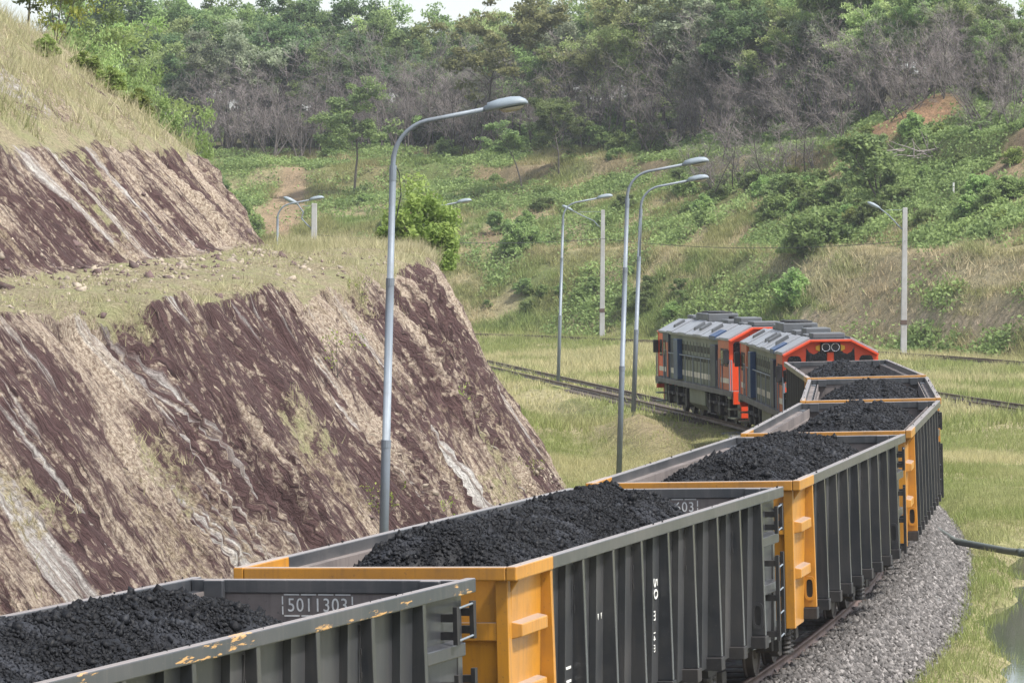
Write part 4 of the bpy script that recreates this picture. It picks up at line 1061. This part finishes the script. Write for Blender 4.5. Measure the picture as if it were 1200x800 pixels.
def leafy_tree(seed, H=10, spread=.33, clear=.3, nl=9000, lsize=.16, base=(.06, .10, .03), tip=(.16, .22, .06), r=.16, flat=0, cl=.55):
    """returns trunk and crown meshes; base/tip: leaf colours mixed per clump"""
    rng = np.random.default_rng(seed); B = []; tips = []
    nst = 1 if H > 4 else 3
    for st in range(nst):
        tr, d = grow(rng, (rng.normal(0, .1) * (nst > 1), rng.normal(0, .1) * (nst > 1), -.25), (rng.normal(0, .10 + .25 * (nst > 1)), rng.normal(0, .10 + .25 * (nst > 1)), 1), H * .86 + .25, .07, 9)
        B.append((tr, r, r * .18))
        for i in range(int(14 if nst == 1 else 8)):
            t = clear + (1 - clear) * rng.random()**.8; p = tr[0] + 0; idx = t * (len(tr) - 1); i0 = int(min(idx, len(tr) - 2)); p = tr[i0] + (tr[i0 + 1] - tr[i0]) * (idx - i0)
            L = H * spread * (1.15 - .75 * abs(t - .5 - flat * .3)) * rng.uniform(.6, 1.15)
            dd = sided(rng, d, R(rng.uniform(40, 78)) * (1 - .2 * t))
            b1, e = grow(rng, p, dd, L, .16, 5, -.03); B.append((b1, r * .36 * (1.1 - t * .6), r * .06))
            for j in range(5):
                q = b1[rng.integers(2, 6)]; b2, e2 = grow(rng, q, sided(rng, e, R(rng.uniform(25, 60))), L * rng.uniform(.3, .55), .2, 3); B.append((b2, r * .09, r * .03))
                tips.append((b2[-1], L)); tips.append((b2[2], L))
            tips.append((b1[-1], L))
        tips.append((tr[-1], H * .2))
    T = np.array([t[0] for t in tips]); wr = np.array([t[1] for t in tips])
    T = T[T[:, 2] > H * .12] if H > 4 else T
    m_ = len(T); per = rng.dirichlet(np.ones(m_) * 1.6); cnt = rng.multinomial(nl, per); idx = np.repeat(np.arange(m_), cnt)
    rad = cl * (H / 10)**.5 * rng.uniform(.55, 1.3, m_)
    off = rng.normal(0, 1, (nl, 3)); off /= np.linalg.norm(off, axis=1)[:, None]; off *= (rng.random(nl)**.5)[:, None] * rad[idx][:, None]; off[:, 2] *= .62
    P = T[idx] + off
    cm = rng.random(m_)[idx] * .75 + rng.random(nl) * .35
    C = np.array(base) + (np.array(tip) - np.array(base)) * np.clip(cm, 0, 1)[:, None]
    V, F, C = leaf_quads(rng, P, lsize * rng.uniform(.6, 1.3, nl), C)
    tv, tf = branch_tubes(B, 5)
    return np_mesh('trunk', tv, tf), np_mesh('crown', V, F, C)
def dome_bush(seed, rx, h, nl, lsize, base, tip):
    rng = np.random.default_rng(seed); B = []
    for i in range(9):
        a = rng.random() * 6.28; b, e = grow(rng, (rng.normal(0, .1), rng.normal(0, .1), -.1), (.7 * math.cos(a), .7 * math.sin(a), 1), h * .7, .15, 4); B.append((b, .03, .01))
    nc = 70; d = rng.normal(0, 1, (nc, 3)); d[:, 2] = np.abs(d[:, 2]); d /= np.linalg.norm(d, axis=1)[:, None]
    C0 = d * (rng.random((nc, 1))**.35) * np.array([rx, rx, h]) * rng.uniform(.72, .98, (nc, 1)); cr = rng.uniform(.16, .34, nc) * rx
    i = rng.integers(0, nc, nl); o = rng.normal(0, 1, (nl, 3)); o /= np.linalg.norm(o, axis=1)[:, None]; P = C0[i] + o * (rng.random((nl, 1))**.4) * cr[i][:, None]; P[:, 2] = np.maximum(P[:, 2], .02)
    C = np.array(base) + (np.array(tip) - np.array(base)) * np.clip(rng.random(nc)[i] * .7 + rng.random(nl) * .4, 0, 1)[:, None]
    V, F, C = leaf_quads(rng, P, lsize * rng.uniform(.6, 1.3, nl), C); tv, tf = branch_tubes(B, 5)
    return np_mesh('stems', tv, tf), np_mesh('leaves', V, F, C)
def bare_tree(seed, H=9, stems=1, spread=.28, r=.09, n1=13, n2=6, n3=5, up=28):
    rng = np.random.default_rng(seed); B = []; TW = []
    for s in range(stems):
        sp = .0 if stems == 1 else .28
        tr, d = grow(rng, (rng.normal(0, .35) * (stems > 1), rng.normal(0, .35) * (stems > 1), -.25), (rng.normal(0, .08 + sp), rng.normal(0, .08 + sp), 1), H * rng.uniform(.7, 1) * .9, .08, 8)
        B.append((tr, r, r * .2))
        for i in range(n1):
            k = rng.integers(2, 9); L = H * spread * rng.uniform(.5, 1.2)
            b1, e = grow(rng, tr[k], sided(rng, d, R(rng.uniform(up * .6, up * 1.9))), L, .17, 5, -.05); B.append((b1, r * .32, r * .07))
            for j in range(n2):
                b2, e2 = grow(rng, b1[rng.integers(1, 6)], sided(rng, e, R(rng.uniform(15, 55))), L * rng.uniform(.3, .7), .2, 3, -.06); TW.append((b2, r * .13, r * .05))
                for l in range(n3):
                    b3, e3 = grow(rng, b2[rng.integers(1, 4)], sided(rng, e2, R(rng.uniform(15, 55))), L * rng.uniform(.18, .4), .22, 2, -.05); TW.append((b3, r * .085, r * .035))
    v1, f1 = branch_tubes(B, 4); v2, f2 = branch_tubes(TW, 3)
    return np_mesh('trunk', v1, f1), np_mesh('branches', v2, f2)
def plant(name, meshes, loc, sc_=1.0, rz=0, label='', cat='tree', group=None, mats=None, tilt=0):
    root = empty(name, loc, (tilt, 0, rz)); root.scale = (sc_, sc_, sc_) if not hasattr(sc_, '__len__') else sc_
    tag(root, label, cat, group)
    for me, mt in zip(meshes, mats or (M['bark'], M['leaf'])):
        if not me.materials: me.materials.append(mt)
        o = bpy.data.objects.new(me.name.split('.')[0], me); col.objects.link(o); o.parent = root
    return root
DG, MG = ((.06, .105, .05), (.19, .27, .11)), ((.11, .17, .07), (.30, .39, .15))
YG, OL = ((.13, .17, .05), (.30, .33, .11)), ((.15, .17, .075), (.33, .34, .15))
GY = ((.17, .195, .13), (.36, .40, .26))
P_dark = [leafy_tree(s, 13, .30, .35, 12000, .21, *DG, r=.17, cl=.8) for s in (1, 2, 3)]
P_mid = [leafy_tree(s, 12, .32, .35, 11000, .20, *MG, r=.15, cl=.75) for s in (4, 5, 6)]
P_pale = [leafy_tree(s, 12, .30, .42, 8500, .19, *GY, r=.13, cl=.75) for s in (7, 8)]
P_olive = [leafy_tree(s, 10, .40, .45, 8000, .18, *OL, r=.13, flat=.6, cl=.65) for s in (9, 10)]
P_slim = [leafy_tree(s, 13, .17, .45, 5000, .19, *MG, r=.11, cl=.6) for s in (11, 12)]
P_lite = [leafy_tree(s, 12, .31, .3, 12000, .17, (.19, .26, .09), (.44, .52, .22), r=.13, cl=.75) for s in (13, 14)]
P_bare = [bare_tree(s, 9.5, 1) for s in (21, 22, 23)] + [bare_tree(s, 6.5, 5, .24, .06, 8, 5, 5) for s in (24, 25, 26)]
P_bareT = [bare_tree(s, 13.5, 1, .3, .12, 10, 5, 3) for s in (27, 28)]
P_bush = [dome_bush(s, 1.15, 2.3, 5200, .13, (.12, .19, .065), (.34, .44, .16)) for s in (31, 32)] + [leafy_tree(33, 2.4, .36, .08, 5200, .12, (.12, .18, .07), (.30, .39, .15), r=.05, cl=.62)]
P_bushY = [dome_bush(s, 1.1, 1.9, 4200, .12, (.13, .18, .045), (.30, .36, .11)) for s in (34, 35)]
BM = (M['bark'], M['twig'])
rng = np.random.default_rng(99)
fz = lambda x, y: gz(x, y)

# ---- distinct trees and bushes (position found from the picture)
def put(px, d, protos, i, H, Hp, name, label, cat='tree', group=None, z=None, wid=1, mats=None):
    x = X(px, d); z = gz(x, d) if z is None else z
    k = H / Hp; return plant(name, protos[i], (x, d, z - .05), (k * wid, k * wid, k), rng.uniform(0, 6.28), label, cat, group, mats)
bright = dome_bush(51, 1.22, 2.35, 15000, .085, (.22, .37, .08), (.48, .66, .20))
plant('bush', bright, (X(485, 116), 116, float(.12 + cutting(np.array([54.5]), np.array([11.6]))[2][0]) - .02), (1.25, 1.2, 1.2), 1.0, 'large round bright green bush on the grassy brink behind the nearest lamp post', 'bush')
put(613, 275, P_bush, 0, 3.3, 2.4, 'bush', 'small dark green bush alone on the terrace right of the bright green bush', 'bush')
put(613, 305, P_slim, 0, 6.4, 13, 'tree', 'pale tipped leafy young tree on the terrace, left of a matching one', wid=1.5)
put(655, 306, P_mid, 1, 6.3, 12, 'tree', 'green leafy young tree on the terrace, right of a pale tipped one', wid=1.2)
put(415, 318, P_mid, 0, 8.6, 12, 'tree', 'flat crowned bright green tree standing before the grey thicket', wid=1.15)
put(283, 300, P_bush, 1, 3.9, 2.4, 'bush', 'upright green bush at the top of the bare sandy slope', 'bush')
put(562, 330, P_olive, 0, 12.0, 10, 'tree', 'spreading olive tree with yellowish crown above the nearest lamp head', wid=1.15)
put(700, 326, P_bareT, 0, 15, 13.5, 'tree', 'tall leafless dark forked tree rising above the terrace', mats=BM)
put(880, 300, P_dark, 2, 10.5, 13, 'tree', 'dark green tree in the middle of the right hand thicket')
put(1010, 288, P_mid, 2, 13.5, 12, 'tree', 'tall spreading tree with dark forked trunk left of the orange soil mound', wid=1.1)
put(840, 312, P_pale, 0, 13.5, 12, 'tree', 'tall pale grey-green tree behind the curved lamp heads', wid=1.25)
put(760, 322, P_olive, 1, 12.5, 10, 'tree', 'broad pale olive tree right of the tall leafless forked tree', wid=1.1)
for (px, d, H, i, lb) in ((955, 238, 4.2, 0, 'large leafy bush with pale leaves on the green slope, left of the fallen branches'), (1030, 246, 4.0, 2, 'large leafy bush on the green slope just below the orange soil mound'), (930, 232, 2.6, 1, 'small dark bush below the large pale leaved bush on the slope')):
    put(px, d, P_bush, i, H, 2.4, 'bush', lb, 'bush', wid=1.15)
put(1150, 262, P_bushY, 0, 2.6, 2.0, 'bush', 'pale yellow-green bush on the soil mound at the right edge', 'bush', wid=1.3)
put(930, 268, P_bushY, 1, 1.4, 2, 'bush', 'low yellow-green bush at the terrace edge below the slope bushes', 'bush')
# top left, on the crest of the cutting
def crest(px, d): 
    x = X(px, d); n = (trackx(d) - x) / 1.0; s = np.interp(d, _y, _s)
    p = cut_at(s, n * math.cos(head(s))); return p
sap = leafy_tree(61, 2.6, .34, .35, 3200, .075, (.20, .28, .05), (.46, .52, .12), r=.03, cl=.5)
p = crest(64, 104); plant('sapling', sap, (X(64, 104), 104, p.z - .1), (.85, .85, 1.0), .4, 'yellow-green sapling on the grassy crest at the top left', 'sapling')
thin = leafy_tree(62, 4.2, .3, .3, 1800, .10, (.07, .10, .03), (.18, .24, .08), r=.05, cl=.5)
p = crest(33, 106); plant('tree', thin, (X(33, 106), 106, p.z - .1), 1.0, 1.4, 'thin tree with sparse leaves at the top left corner, left of the yellow-green sapling', 'tree')
P_near = [leafy_tree(s, 12, .28, .42, 15000, .10, (.14, .20, .06), (.34, .43, .16), r=.12, cl=.62) for s in (15, 16)]
put(150, 140, P_near, 1, 13.2, 12, 'tree', 'leafy green tree rising behind the shoulder of the upper rock face', z=-.6, wid=.55)
put(118, 146, P_near, 0, 13.4, 12, 'tree', 'green tree half hidden behind the grassy crest at the left', z=-.4, wid=.6)
put(172, 150, P_near, 0, 10.2, 12, 'tree', 'smaller green tree at the right of the trees behind the rock shoulder', z=-.4, wid=.42)

for px, d, H, lb in ((100, 101, .8, 'low dry green bush on the left crest just below the sapling'), (128, 100, .7, 'small bush where the crest meets the upper rock face'), (158, 101, .9, 'low green bush at the right shoulder of the upper rock face'), (52, 94, .6, 'small dry bush on the grassy crest at the left')):
    p = crest(px, d); plant('bush', P_bushY[int(px) % 2], (X(px, d), d, p.z - .05), (H / 2.0 * 1.3, H / 2.0 * 1.3, H / 2.0), px, lb, 'bush', 'low bushes on the crest of the cutting')
put(22, 172, P_near, 0, 14.5, 12, 'tree', 'light green tree behind the crest at the top left corner', z=3.5)
put(95, 176, P_near, 1, 14, 12, 'tree', 'light green tree behind the crest, right of the yellow-green sapling', z=3.5)
# ---- the forest: individual trees in rows on the hill
zones = [(-60, 330, 'at the left'), (330, 620, 'behind the nearest lamp head'), (620, 900, 'above the locomotives'), (900, 1290, 'at the right')]
def zone(px):
    for a, b, t in zones:
        if px < b: return t
    return zones[-1][2]
KINDS = {'bare': (P_bare[:3], 9.5, 'slender leafless grey-brown tree in the thicket '), 'lite': (P_lite, 12, 'light green leafy tree in the forest '), 'shrub': (P_bare[3:], 6.5, 'many stemmed leafless grey-brown shrub in the thicket '),
         'tall': (P_bareT, 13.5, 'tall thin pale trunked leafless tree in the thicket '), 'dark': (P_dark, 13, 'dark green leafy tree in the forest '), 'mid': (P_mid, 12, 'mid green leafy tree in the forest '), 'pale': (P_pale, 12, 'pale grey-green tree in the forest '), 'slim': (P_slim, 13, 'slim tall green tree in the forest ')}
def forest(kind, px, d, H, wid=1):
    pr, Hp, lb = KINDS[kind]; x = X(px, d); k = H / Hp
    bare = kind in ('bare', 'shrub', 'tall')
    top = 5.7 + (.0672 if px < 1150 else .062) * d * rng.uniform(.93, 1.03); k = min(H, max(top - gz(x, d), 4.0)) / Hp
    z = zone(px)
    plant('bare_tree' if bare else 'forest_tree', pr[rng.integers(len(pr))], (x, d, gz(x, d) - .1), (k * wid, k * wid, k), rng.uniform(0, 6.28), lb + z, 'tree', ('leafless trees of the thicket ' if bare else 'forest trees ') + z, BM if bare else None)
def qd(px, q):           # depth at which the ray of column px reaches hill distance q
    d = 300.0
    for _ in range(30): d = .5 * d + .5 * (np.interp(X(px, d), YBX, YBY) + q)
    return d
# front thicket: bare
for px in np.arange(212, 1240, 14):
    if rng.random() < .12: continue
    q = rng.uniform(66, 76); pp = px + rng.normal(0, 6)
    right = pp > 790
    forest('shrub' if rng.random() < .55 else 'bare', pp, qd(pp, q), rng.uniform(5.5, 9.0) * (.85 if right else 1), 1.15)
for px in np.arange(220, 1240, 19):
    pp = px + rng.normal(0, 8); forest('shrub' if rng.random() < .5 else 'bare', pp, qd(pp, rng.uniform(78, 88)), rng.uniform(8, 12), 1.1)
for px in list(np.arange(960, 1230, 24)) + list(np.arange(240, 900, 75)):
    pp = px + rng.normal(0, 9); forest('tall', pp, qd(pp, rng.uniform(70, 78)), rng.uniform(10, 13.5), .8)
# extra dead brush on the right slope
for (px, q, H) in ((845, 42, 5.2), (870, 46, 5.0), (900, 48, 5.6), (925, 50, 5.2), (955, 52, 5.0), (985, 55, 4.8), (820, 48, 4.6), (860, 55, 6), (1150, 58, 3.0), (1185, 56, 3.4), (1060, 60, 4)):
    forest('shrub', px, qd(px, q), H, 1.35)
# leafy rows behind
for q0, step, hlo, hhi, kinds, pk in ((84, 30, 9, 12, ('mid', 'dark', 'pale', 'lite'), (.3, .15, .25, .3)), (94, 27, 10.5, 13.5, ('mid', 'dark', 'pale', 'lite'), (.3, .25, .2, .25)), (106, 27, 11.5, 14.5, ('mid', 'dark', 'lite'), (.35, .35, .3)), (124, 30, 11, 14, ('dark', 'mid', 'lite'), (.4, .3, .3))):
    for px in np.arange(90 if q0 > 100 else 180, 1260, step):
        pp = px + rng.normal(0, 9); low = 1 - .22 * math.exp(-((pp - 520) / 110)**2) - .12 * math.exp(-((pp - 700) / 60)**2)
        forest(rng.choice(kinds, p=pk), pp, qd(pp, q0 + rng.uniform(-5, 5)), rng.uniform(hlo, hhi) * low, 1.05)
for px in np.arange(185, 420, 26):
    pp = px + rng.normal(0, 6); forest('dark', pp, qd(pp, rng.uniform(80, 90)), rng.uniform(9.5, 12.5), 1.05)
for px in np.arange(960, 1250, 22):
    pp = px + rng.normal(0, 5); forest('slim', pp, qd(pp, rng.uniform(78, 88)), rng.uniform(11, 14), .9)

# ---- bushes scattered over the hillside
def bushes(n, pxr, qr, hr, protos, Hp, label, group, yb=.9):
    for i in range(n):
        px = rng.uniform(*pxr); q = rng.uniform(*qr); d = qd(px, q); x = X(px, d); H = rng.uniform(*hr); k = H / Hp
        plant('bush', protos[rng.integers(len(protos))], (x, d, gz(x, d) - .12), (k * 1.25, k * 1.25, k), rng.uniform(0, 6.28), label, 'bush', group)
bushes(22, (560, 870), (3, 11), (.6, 1.3), P_bush, 2.4, 'green bush on the bank below the terrace road, left of the right concrete post', 'bushes on the bank above the far track')
bushes(28, (800, 1000), (27, 47), (1.0, 2.4), P_bush, 2.4, 'leafy green bush on the slope above the locomotives', 'bushes on the slope above the locomotives')
bushes(22, (1000, 1200), (26, 60), (.8, 2.0), P_bush + P_bushY, 2.4, 'leafy green bush on the right hand slope below the orange soil', 'bushes on the right hand slope')
bushes(18, (370, 800), (27, 64), (.7, 1.8), P_bush, 2.4, 'green bush on the middle of the hillside, below the forest', 'bushes on the middle hillside')
bushes(16, (195, 300), (8, 50), (1.0, 2.4), P_bush + P_bushY, 2.4, 'green bush left of the bare sandy slope', 'bushes left of the sandy slope')
bushes(75, (200, 1220), (88, 128), (2.5, 4.8), P_bush, 2.4, 'green understory bush among the forest trunks', 'bushes under the forest trees')
bushes(24, (380, 1000), (66, 74), (1.2, 2.6), P_bush, 2.4, 'green bush at the foot of the grey thicket', 'bushes at the foot of the thicket')

# ---- weeds on the rock face
P_weed = [leafy_tree(s, .8, .30, .1, 120, .045, (.14, .20, .04), (.36, .42, .10), r=.012, cl=.3) for s in (71, 72)]
wlab = [('leafy green weed growing midway up the rock face at the far left', 26, 7.9), ('small yellow-green weed low on the rock face left of the wagon number', 4, 8.4), ('dry leafy weed high on the rock face below the bench', 8, 10.0), ('green weed on the white streak of the rock face', 14, 8.9),
        ('sparse weed low on the rock face left of the nearest lamp post', 10, 8.0), ('weed on the rock face close behind the nearest lamp post', 22, 9.2), ('weed at the top edge of the rock face near the white streak', 16, 10.7), ('small weed low on the rock face above the second wagon', 17, 7.8)]
for i, (lb, s_, n_) in enumerate(wlab):
    p = cut_at(s_, n_)
    plant('weed', P_weed[i % 2], (p.x + .05, p.y - .03, p.z - .04), rng.uniform(.7, 1.1), rng.uniform(0, 6), lb, 'weed', None, None)

# ================================================================== GRASS AND GROUND COVER
def grass(name, P, h, colr, rng, nb=4, spread=.12, w=.018, lean=.35):
    n = len(P); P = np.repeat(P, nb, 0); h = np.repeat(h, nb) * rng.uniform(.5, 1.2, n * nb); c = np.repeat(colr, nb, 0) * rng.uniform(.75, 1.25, (n * nb, 1))
    P = P + np.concatenate([rng.normal(0, spread, (n * nb, 2)), np.zeros((n * nb, 1))], 1)
    a = rng.random(n * nb) * 6.28; wv = np.stack([np.cos(a), np.sin(a), 0 * a], 1) * (w * (.6 + h))[:, None]
    tip = P + np.concatenate([rng.normal(0, lean, (n * nb, 2)) * h[:, None], h[:, None]], 1)
    V = np.stack([P - wv, P + wv, tip], 1).reshape(-1, 3); V[:, 2] -= .02
    return np_mesh(name, V, np.arange(len(V)).reshape(-1, 3), c)
def visible(x, y, m=70): px = 600 + F_PX * x / y; return (px > -m) & (px < 1200 + m)
pal = lambda t: np.array([.24, .285, .09]) + (np.array([.50, .45, .25]) - np.array([.24, .285, .09])) * t[:, None]
def flat_grass(n, yr, hh, w, nb):
    y = np.sqrt(rng.uniform(yr[0]**2, yr[1]**2, n)); px = rng.uniform(300, 1440, n); x = X(px, y)
    q = qof(x, y); nn_ = nearest_n(x, y); keep = (q < 1) & (np.abs(nn_) > np.where(y < 112, 1.75 - .5 * rng.random(n)**3, .0)) & (nn_ < 9)
    e = x - (6.75 + (y - 55) * .145) + 1.3 * (fbm(x / 1.5, y / 3.5, 15) - .5); wet = (e > .25) & (y > 47) & (y < 83); keep &= ~(wet & (rng.random(n) < .93))
    for L in (L2, L3):
        xx = np.interp(y, L[::(1 if L[0, 1] < L[-1, 1] else -1), 1], L[::(1 if L[0, 1] < L[-1, 1] else -1), 0]); keep &= ~((np.abs(x - xx) < .7) & (rng.random(n) < .9) & (y > L[:, 1].min()) & (y < L[:, 1].max()))
    byt = (nn_ > 0) & (nn_ < 3.6) & (y < 160); keep &= ~(byt & (rng.random(n) < .6)); keep &= ~((np.exp(-(((nn_ - 4.2) / 1.0)**2 + ((y - 118) / 9)**2)) > .35) & (rng.random(n) < .7)); keep &= ~((np.abs(nn_) < .85) & (y > 112) & (rng.random(n) < .72))
    x, y = x[keep], y[keep]; z = terrain(x, y)
    t = sstep(.42, .62, fbm(x / 5, y / 8, 81)) * .75 + rng.random(len(x)) * .3
    nn2 = nearest_n(x, y); t = np.where((nn2 < 0) & (y < 110), t * .45, t); t = np.clip(t + .35 * np.exp(-(((nn2 - 4.2) / 1.2)**2)) * (y > 95), 0, 1)
    hgt = hh * (.35 + 1.1 * fbm(x / 2.5, y / 3.5, 82)) * np.where((nn2 > 0), .8, 1)
    return grass('grass', np.stack([x, y, z], 1), hgt, pal(t), rng, nb, .10, w)
o = link('grass', flat_grass(85000, (50, 125), .20, .010, 5), M['grass']); tag(o, 'short green and straw coloured grass beside the train', 'grass', kind='stuff')
o = link('grass', flat_grass(80000, (125, 285), .42, .024, 5), M['grass']); tag(o, 'tall straw and green grass between the far tracks', 'grass', kind='stuff')
# grass on the cutting: bench, crest, brinks and cracks
n = 60000
s_ = rng.uniform(-40, 82, n); n_ = rng.choice([0, 1, 2, 3], n, p=[.40, .38, .10, .12])
n_ = np.where(n_ == 0, rng.uniform(11.2, 15.1, n), np.where(n_ == 1, rng.uniform(17.6, 26, n), np.where(n_ == 2, rng.uniform(7.4, 11.2, n), rng.normal(11.2, .35, n))))
i = np.clip(np.searchsorted(nn, n_), 0, H2 - 1); j = np.clip(np.searchsorted(ss, s_), 0, W2 - 1)
P = np.stack([CUTG[0][i, j], CUTG[1][i, j], CUTG[2][i, j]], 1)
lit = np.clip(litter.reshape(H2, W2)[i, j], 0, 1)
isf = (n_ > 7.3) & (n_ < 10.9)
keep = visible(P[:, 0], P[:, 1]) & (rng.random(n) < np.where(isf, np.clip((lit - .12) * 1.2, 0, .7), .12 + .75 * sstep(.46, .58, fbm(s_ / 1.6, n_ / 1.0, 85)) * np.where((n_ < 15.4) & (P[:, 1] < 100), .35, .85) * np.clip(lit * 1.6, .1, 1))) & (P[:, 2] > -.4)
P, n_, s_ = P[keep], n_[keep], s_[keep]
t = np.clip(.45 + .9 * (fbm(s_ / 4, n_ / 3, 86) - .35) + rng.random(len(P)) * .25, 0, 1); t = np.where(P[:, 1] > 112, t * .75, t)
hg = np.where(n_ > 17.5, .28 + .45 * fbm(s_ / 2, n_ / 2, 87), np.where(n_ < 10.9, .22,   .07 + .33 * sstep(75, 112, P[:, 1]) + .15 * (fbm(s_ / 1.5, n_ / 1.5, 88) > .6)))
o = link('grass', grass('grass', P, hg, pal(t) * np.array([1.0, .97, 1.15]), rng, 6, .10, .010, .45), M['grass']); tag(o, 'dry straw coloured grass on the bench and crest of the rock cutting', 'grass', kind='stuff')
# ground cover of the hillside: broad leaves and tall grass
def hill_pts(n, qr):
    px = rng.uniform(60, 1400, n); q = rng.uniform(*qr, n); d = np.full(n, 300.0)
    for _ in range(30): d = .5 * d + .5 * (np.interp(X(px, d), YBX, YBY) + q)
    x = X(px, d); return x, d, q
x, y, q = hill_pts(150000, (-1, 78))
cc = zone_colour(x, y, 0)
soilness = np.clip((cc[:, 0] - cc[:, 1]) / .08, 0, 1); keep = rng.random(len(x)) > np.clip(soilness * 1.25, 0, .97) 
keep &= (fbm(x / 2.5, y / 3, 91) > .33) & ((np.abs(q - 18.5) > 2.6) | (rng.random(len(x)) < .22)) & ((np.abs(q - 53) > 1.6) | (rng.random(len(x)) < .4))
x, y, q, cc = x[keep], y[keep], q[keep], cc[keep]; z = terrain(x, y)
px_ = 600 + F_PX * x / y
lush = sstep(.46, .64, fbm(x / 6, y / 8, 92) + .18 * sstep(760, 900, px_) * (q > 18)); 
hv = .25 + .9 * fbm(x / 2.2, y / 2.6, 93)**1.5
k = rng.random(len(x)) < lush
nL = 4; PL = np.repeat(np.stack([x[k], y[k], z[k]], 1), nL, 0); PL += np.concatenate([rng.normal(0, .22, (len(PL), 2)), (rng.random(len(PL)) * np.repeat(hv[k], nL) * 1.0)[:, None]], 1)
mixc = np.repeat(fbm(x[k] / 3, y[k] / 3, 94), nL) * .8 + rng.random(len(PL)) * .35
CL = np.array([.10, .155, .055]) + (np.array([.33, .42, .15]) - np.array([.10, .155, .055])) * np.clip(mixc, 0, 1)[:, None]
V, F, C = leaf_quads(rng, PL, rng.uniform(.10, .24, len(PL)), CL, 1.1, 1.4)
o = link('undergrowth', np_mesh('undergrowth', V, F, C), M['grass']); tag(o, 'lush green creepers and low plants covering the hillside', 'undergrowth', kind='stuff')
o = link('grass', grass('grass', np.stack([x[~k], y[~k], z[~k]], 1), hv[~k] * .8, (cc[~k] * 1.3), rng, 5, .22, .03, .45), M['grass']); tag(o, 'olive and straw grass growing over the hillside', 'grass', kind='stuff')

# ---- fallen dead branches on the right slope
B = []
for i in range(26):
    p, e = grow(rng, (rng.normal(0, 1.3), rng.normal(0, 1), rng.uniform(0, .6)), (rng.normal(0, 1), rng.normal(0, .5), rng.uniform(-.1, .7)), rng.uniform(.8, 2.6), .15, 4); B.append((p, .05, .012))
v, f = branch_tubes(B, 5); x, d = X(1085, 250), 250
o = link('fallen_branches', np_mesh('fallen_branches', v, f), M['twig']); o.location = (x, d, gz(x, d)); tag(o, 'tangle of grey fallen dead branches below the orange soil mound', 'dead branches')

# ================================================================== AIR, SKY, SUN, CAMERA
if HAZE > 0:
    m = MB(); m.box(-295, 295, -45, 615, -6, 75)
    nt = NT('pale_haze'); v = nt.n('ShaderNodeVolumePrincipled'); v.inputs['Color'].default_value = (.88, .93, 1, 1); v.inputs['Density'].default_value = HAZE; v.inputs['Anisotropy'].default_value = .2
    for l in list(nt.t.links):
        if l.to_node == nt.out: nt.t.links.remove(l)
    nt.l(v.outputs[0], nt.out.inputs['Volume'])
    o = m.build('haze', nt.mat); tag(o, 'thin pale haze in the air over the whole valley', 'haze', kind='stuff')
EL, AZ = R(58), R(118)        # azimuth clockwise from +Y (view direction)
w = bpy.data.worlds.new('World'); sc.world = w; w.use_nodes = True
nt = w.node_tree; bg = nt.nodes['Background']; sky = nt.nodes.new('ShaderNodeTexSky'); sky.sky_type = 'NISHITA'; sky.sun_disc = False
sky.sun_elevation = EL; sky.sun_rotation = AZ; sky.air_density = 1.0; sky.dust_density = 2.0; sky.ozone_density = 1.0
hs = nt.nodes.new('ShaderNodeHueSaturation'); hs.inputs['Saturation'].default_value = .45
nt.links.new(sky.outputs[0], hs.inputs['Color']); nt.links.new(hs.outputs[0], bg.inputs[0]); bg.inputs[1].default_value = SKY
su = bpy.data.lights.new('sun', 'SUN'); su.energy = SUN; su.angle = R(6); su.color = (1, .96, .9)
so = bpy.data.objects.new('sun', su); col.objects.link(so)
dv = Vector((math.sin(AZ) * math.cos(EL), math.cos(AZ) * math.cos(EL), math.sin(EL))); so.rotation_euler = dv.to_track_quat('Z', 'Y').to_euler(); so.location = (40, 0, 60)
cam = bpy.data.cameras.new('camera'); co = bpy.data.objects.new('camera', cam); col.objects.link(co); sc.camera = co
cam.sensor_width = 36; cam.lens = 36 * F_PX / 1200; cam.clip_start = 1; cam.clip_end = 3000
co.location = (0, 0, EYE); co.rotation_euler = (R(90) - math.atan(109 / F_PX), 0, 0)
sc.view_settings.view_transform = 'Standard'; sc.view_settings.look = 'None'; sc.view_settings.gamma = 1; sc.view_settings.use_curve_mapping = False
sc.view_settings.exposure = EXPO
sc.render.engine = 'CYCLES'; sc.cycles.use_denoising = True
sc.cycles.max_bounces = 6; sc.cycles.transparent_max_bounces = 6; sc.cycles.volume_bounces = 0
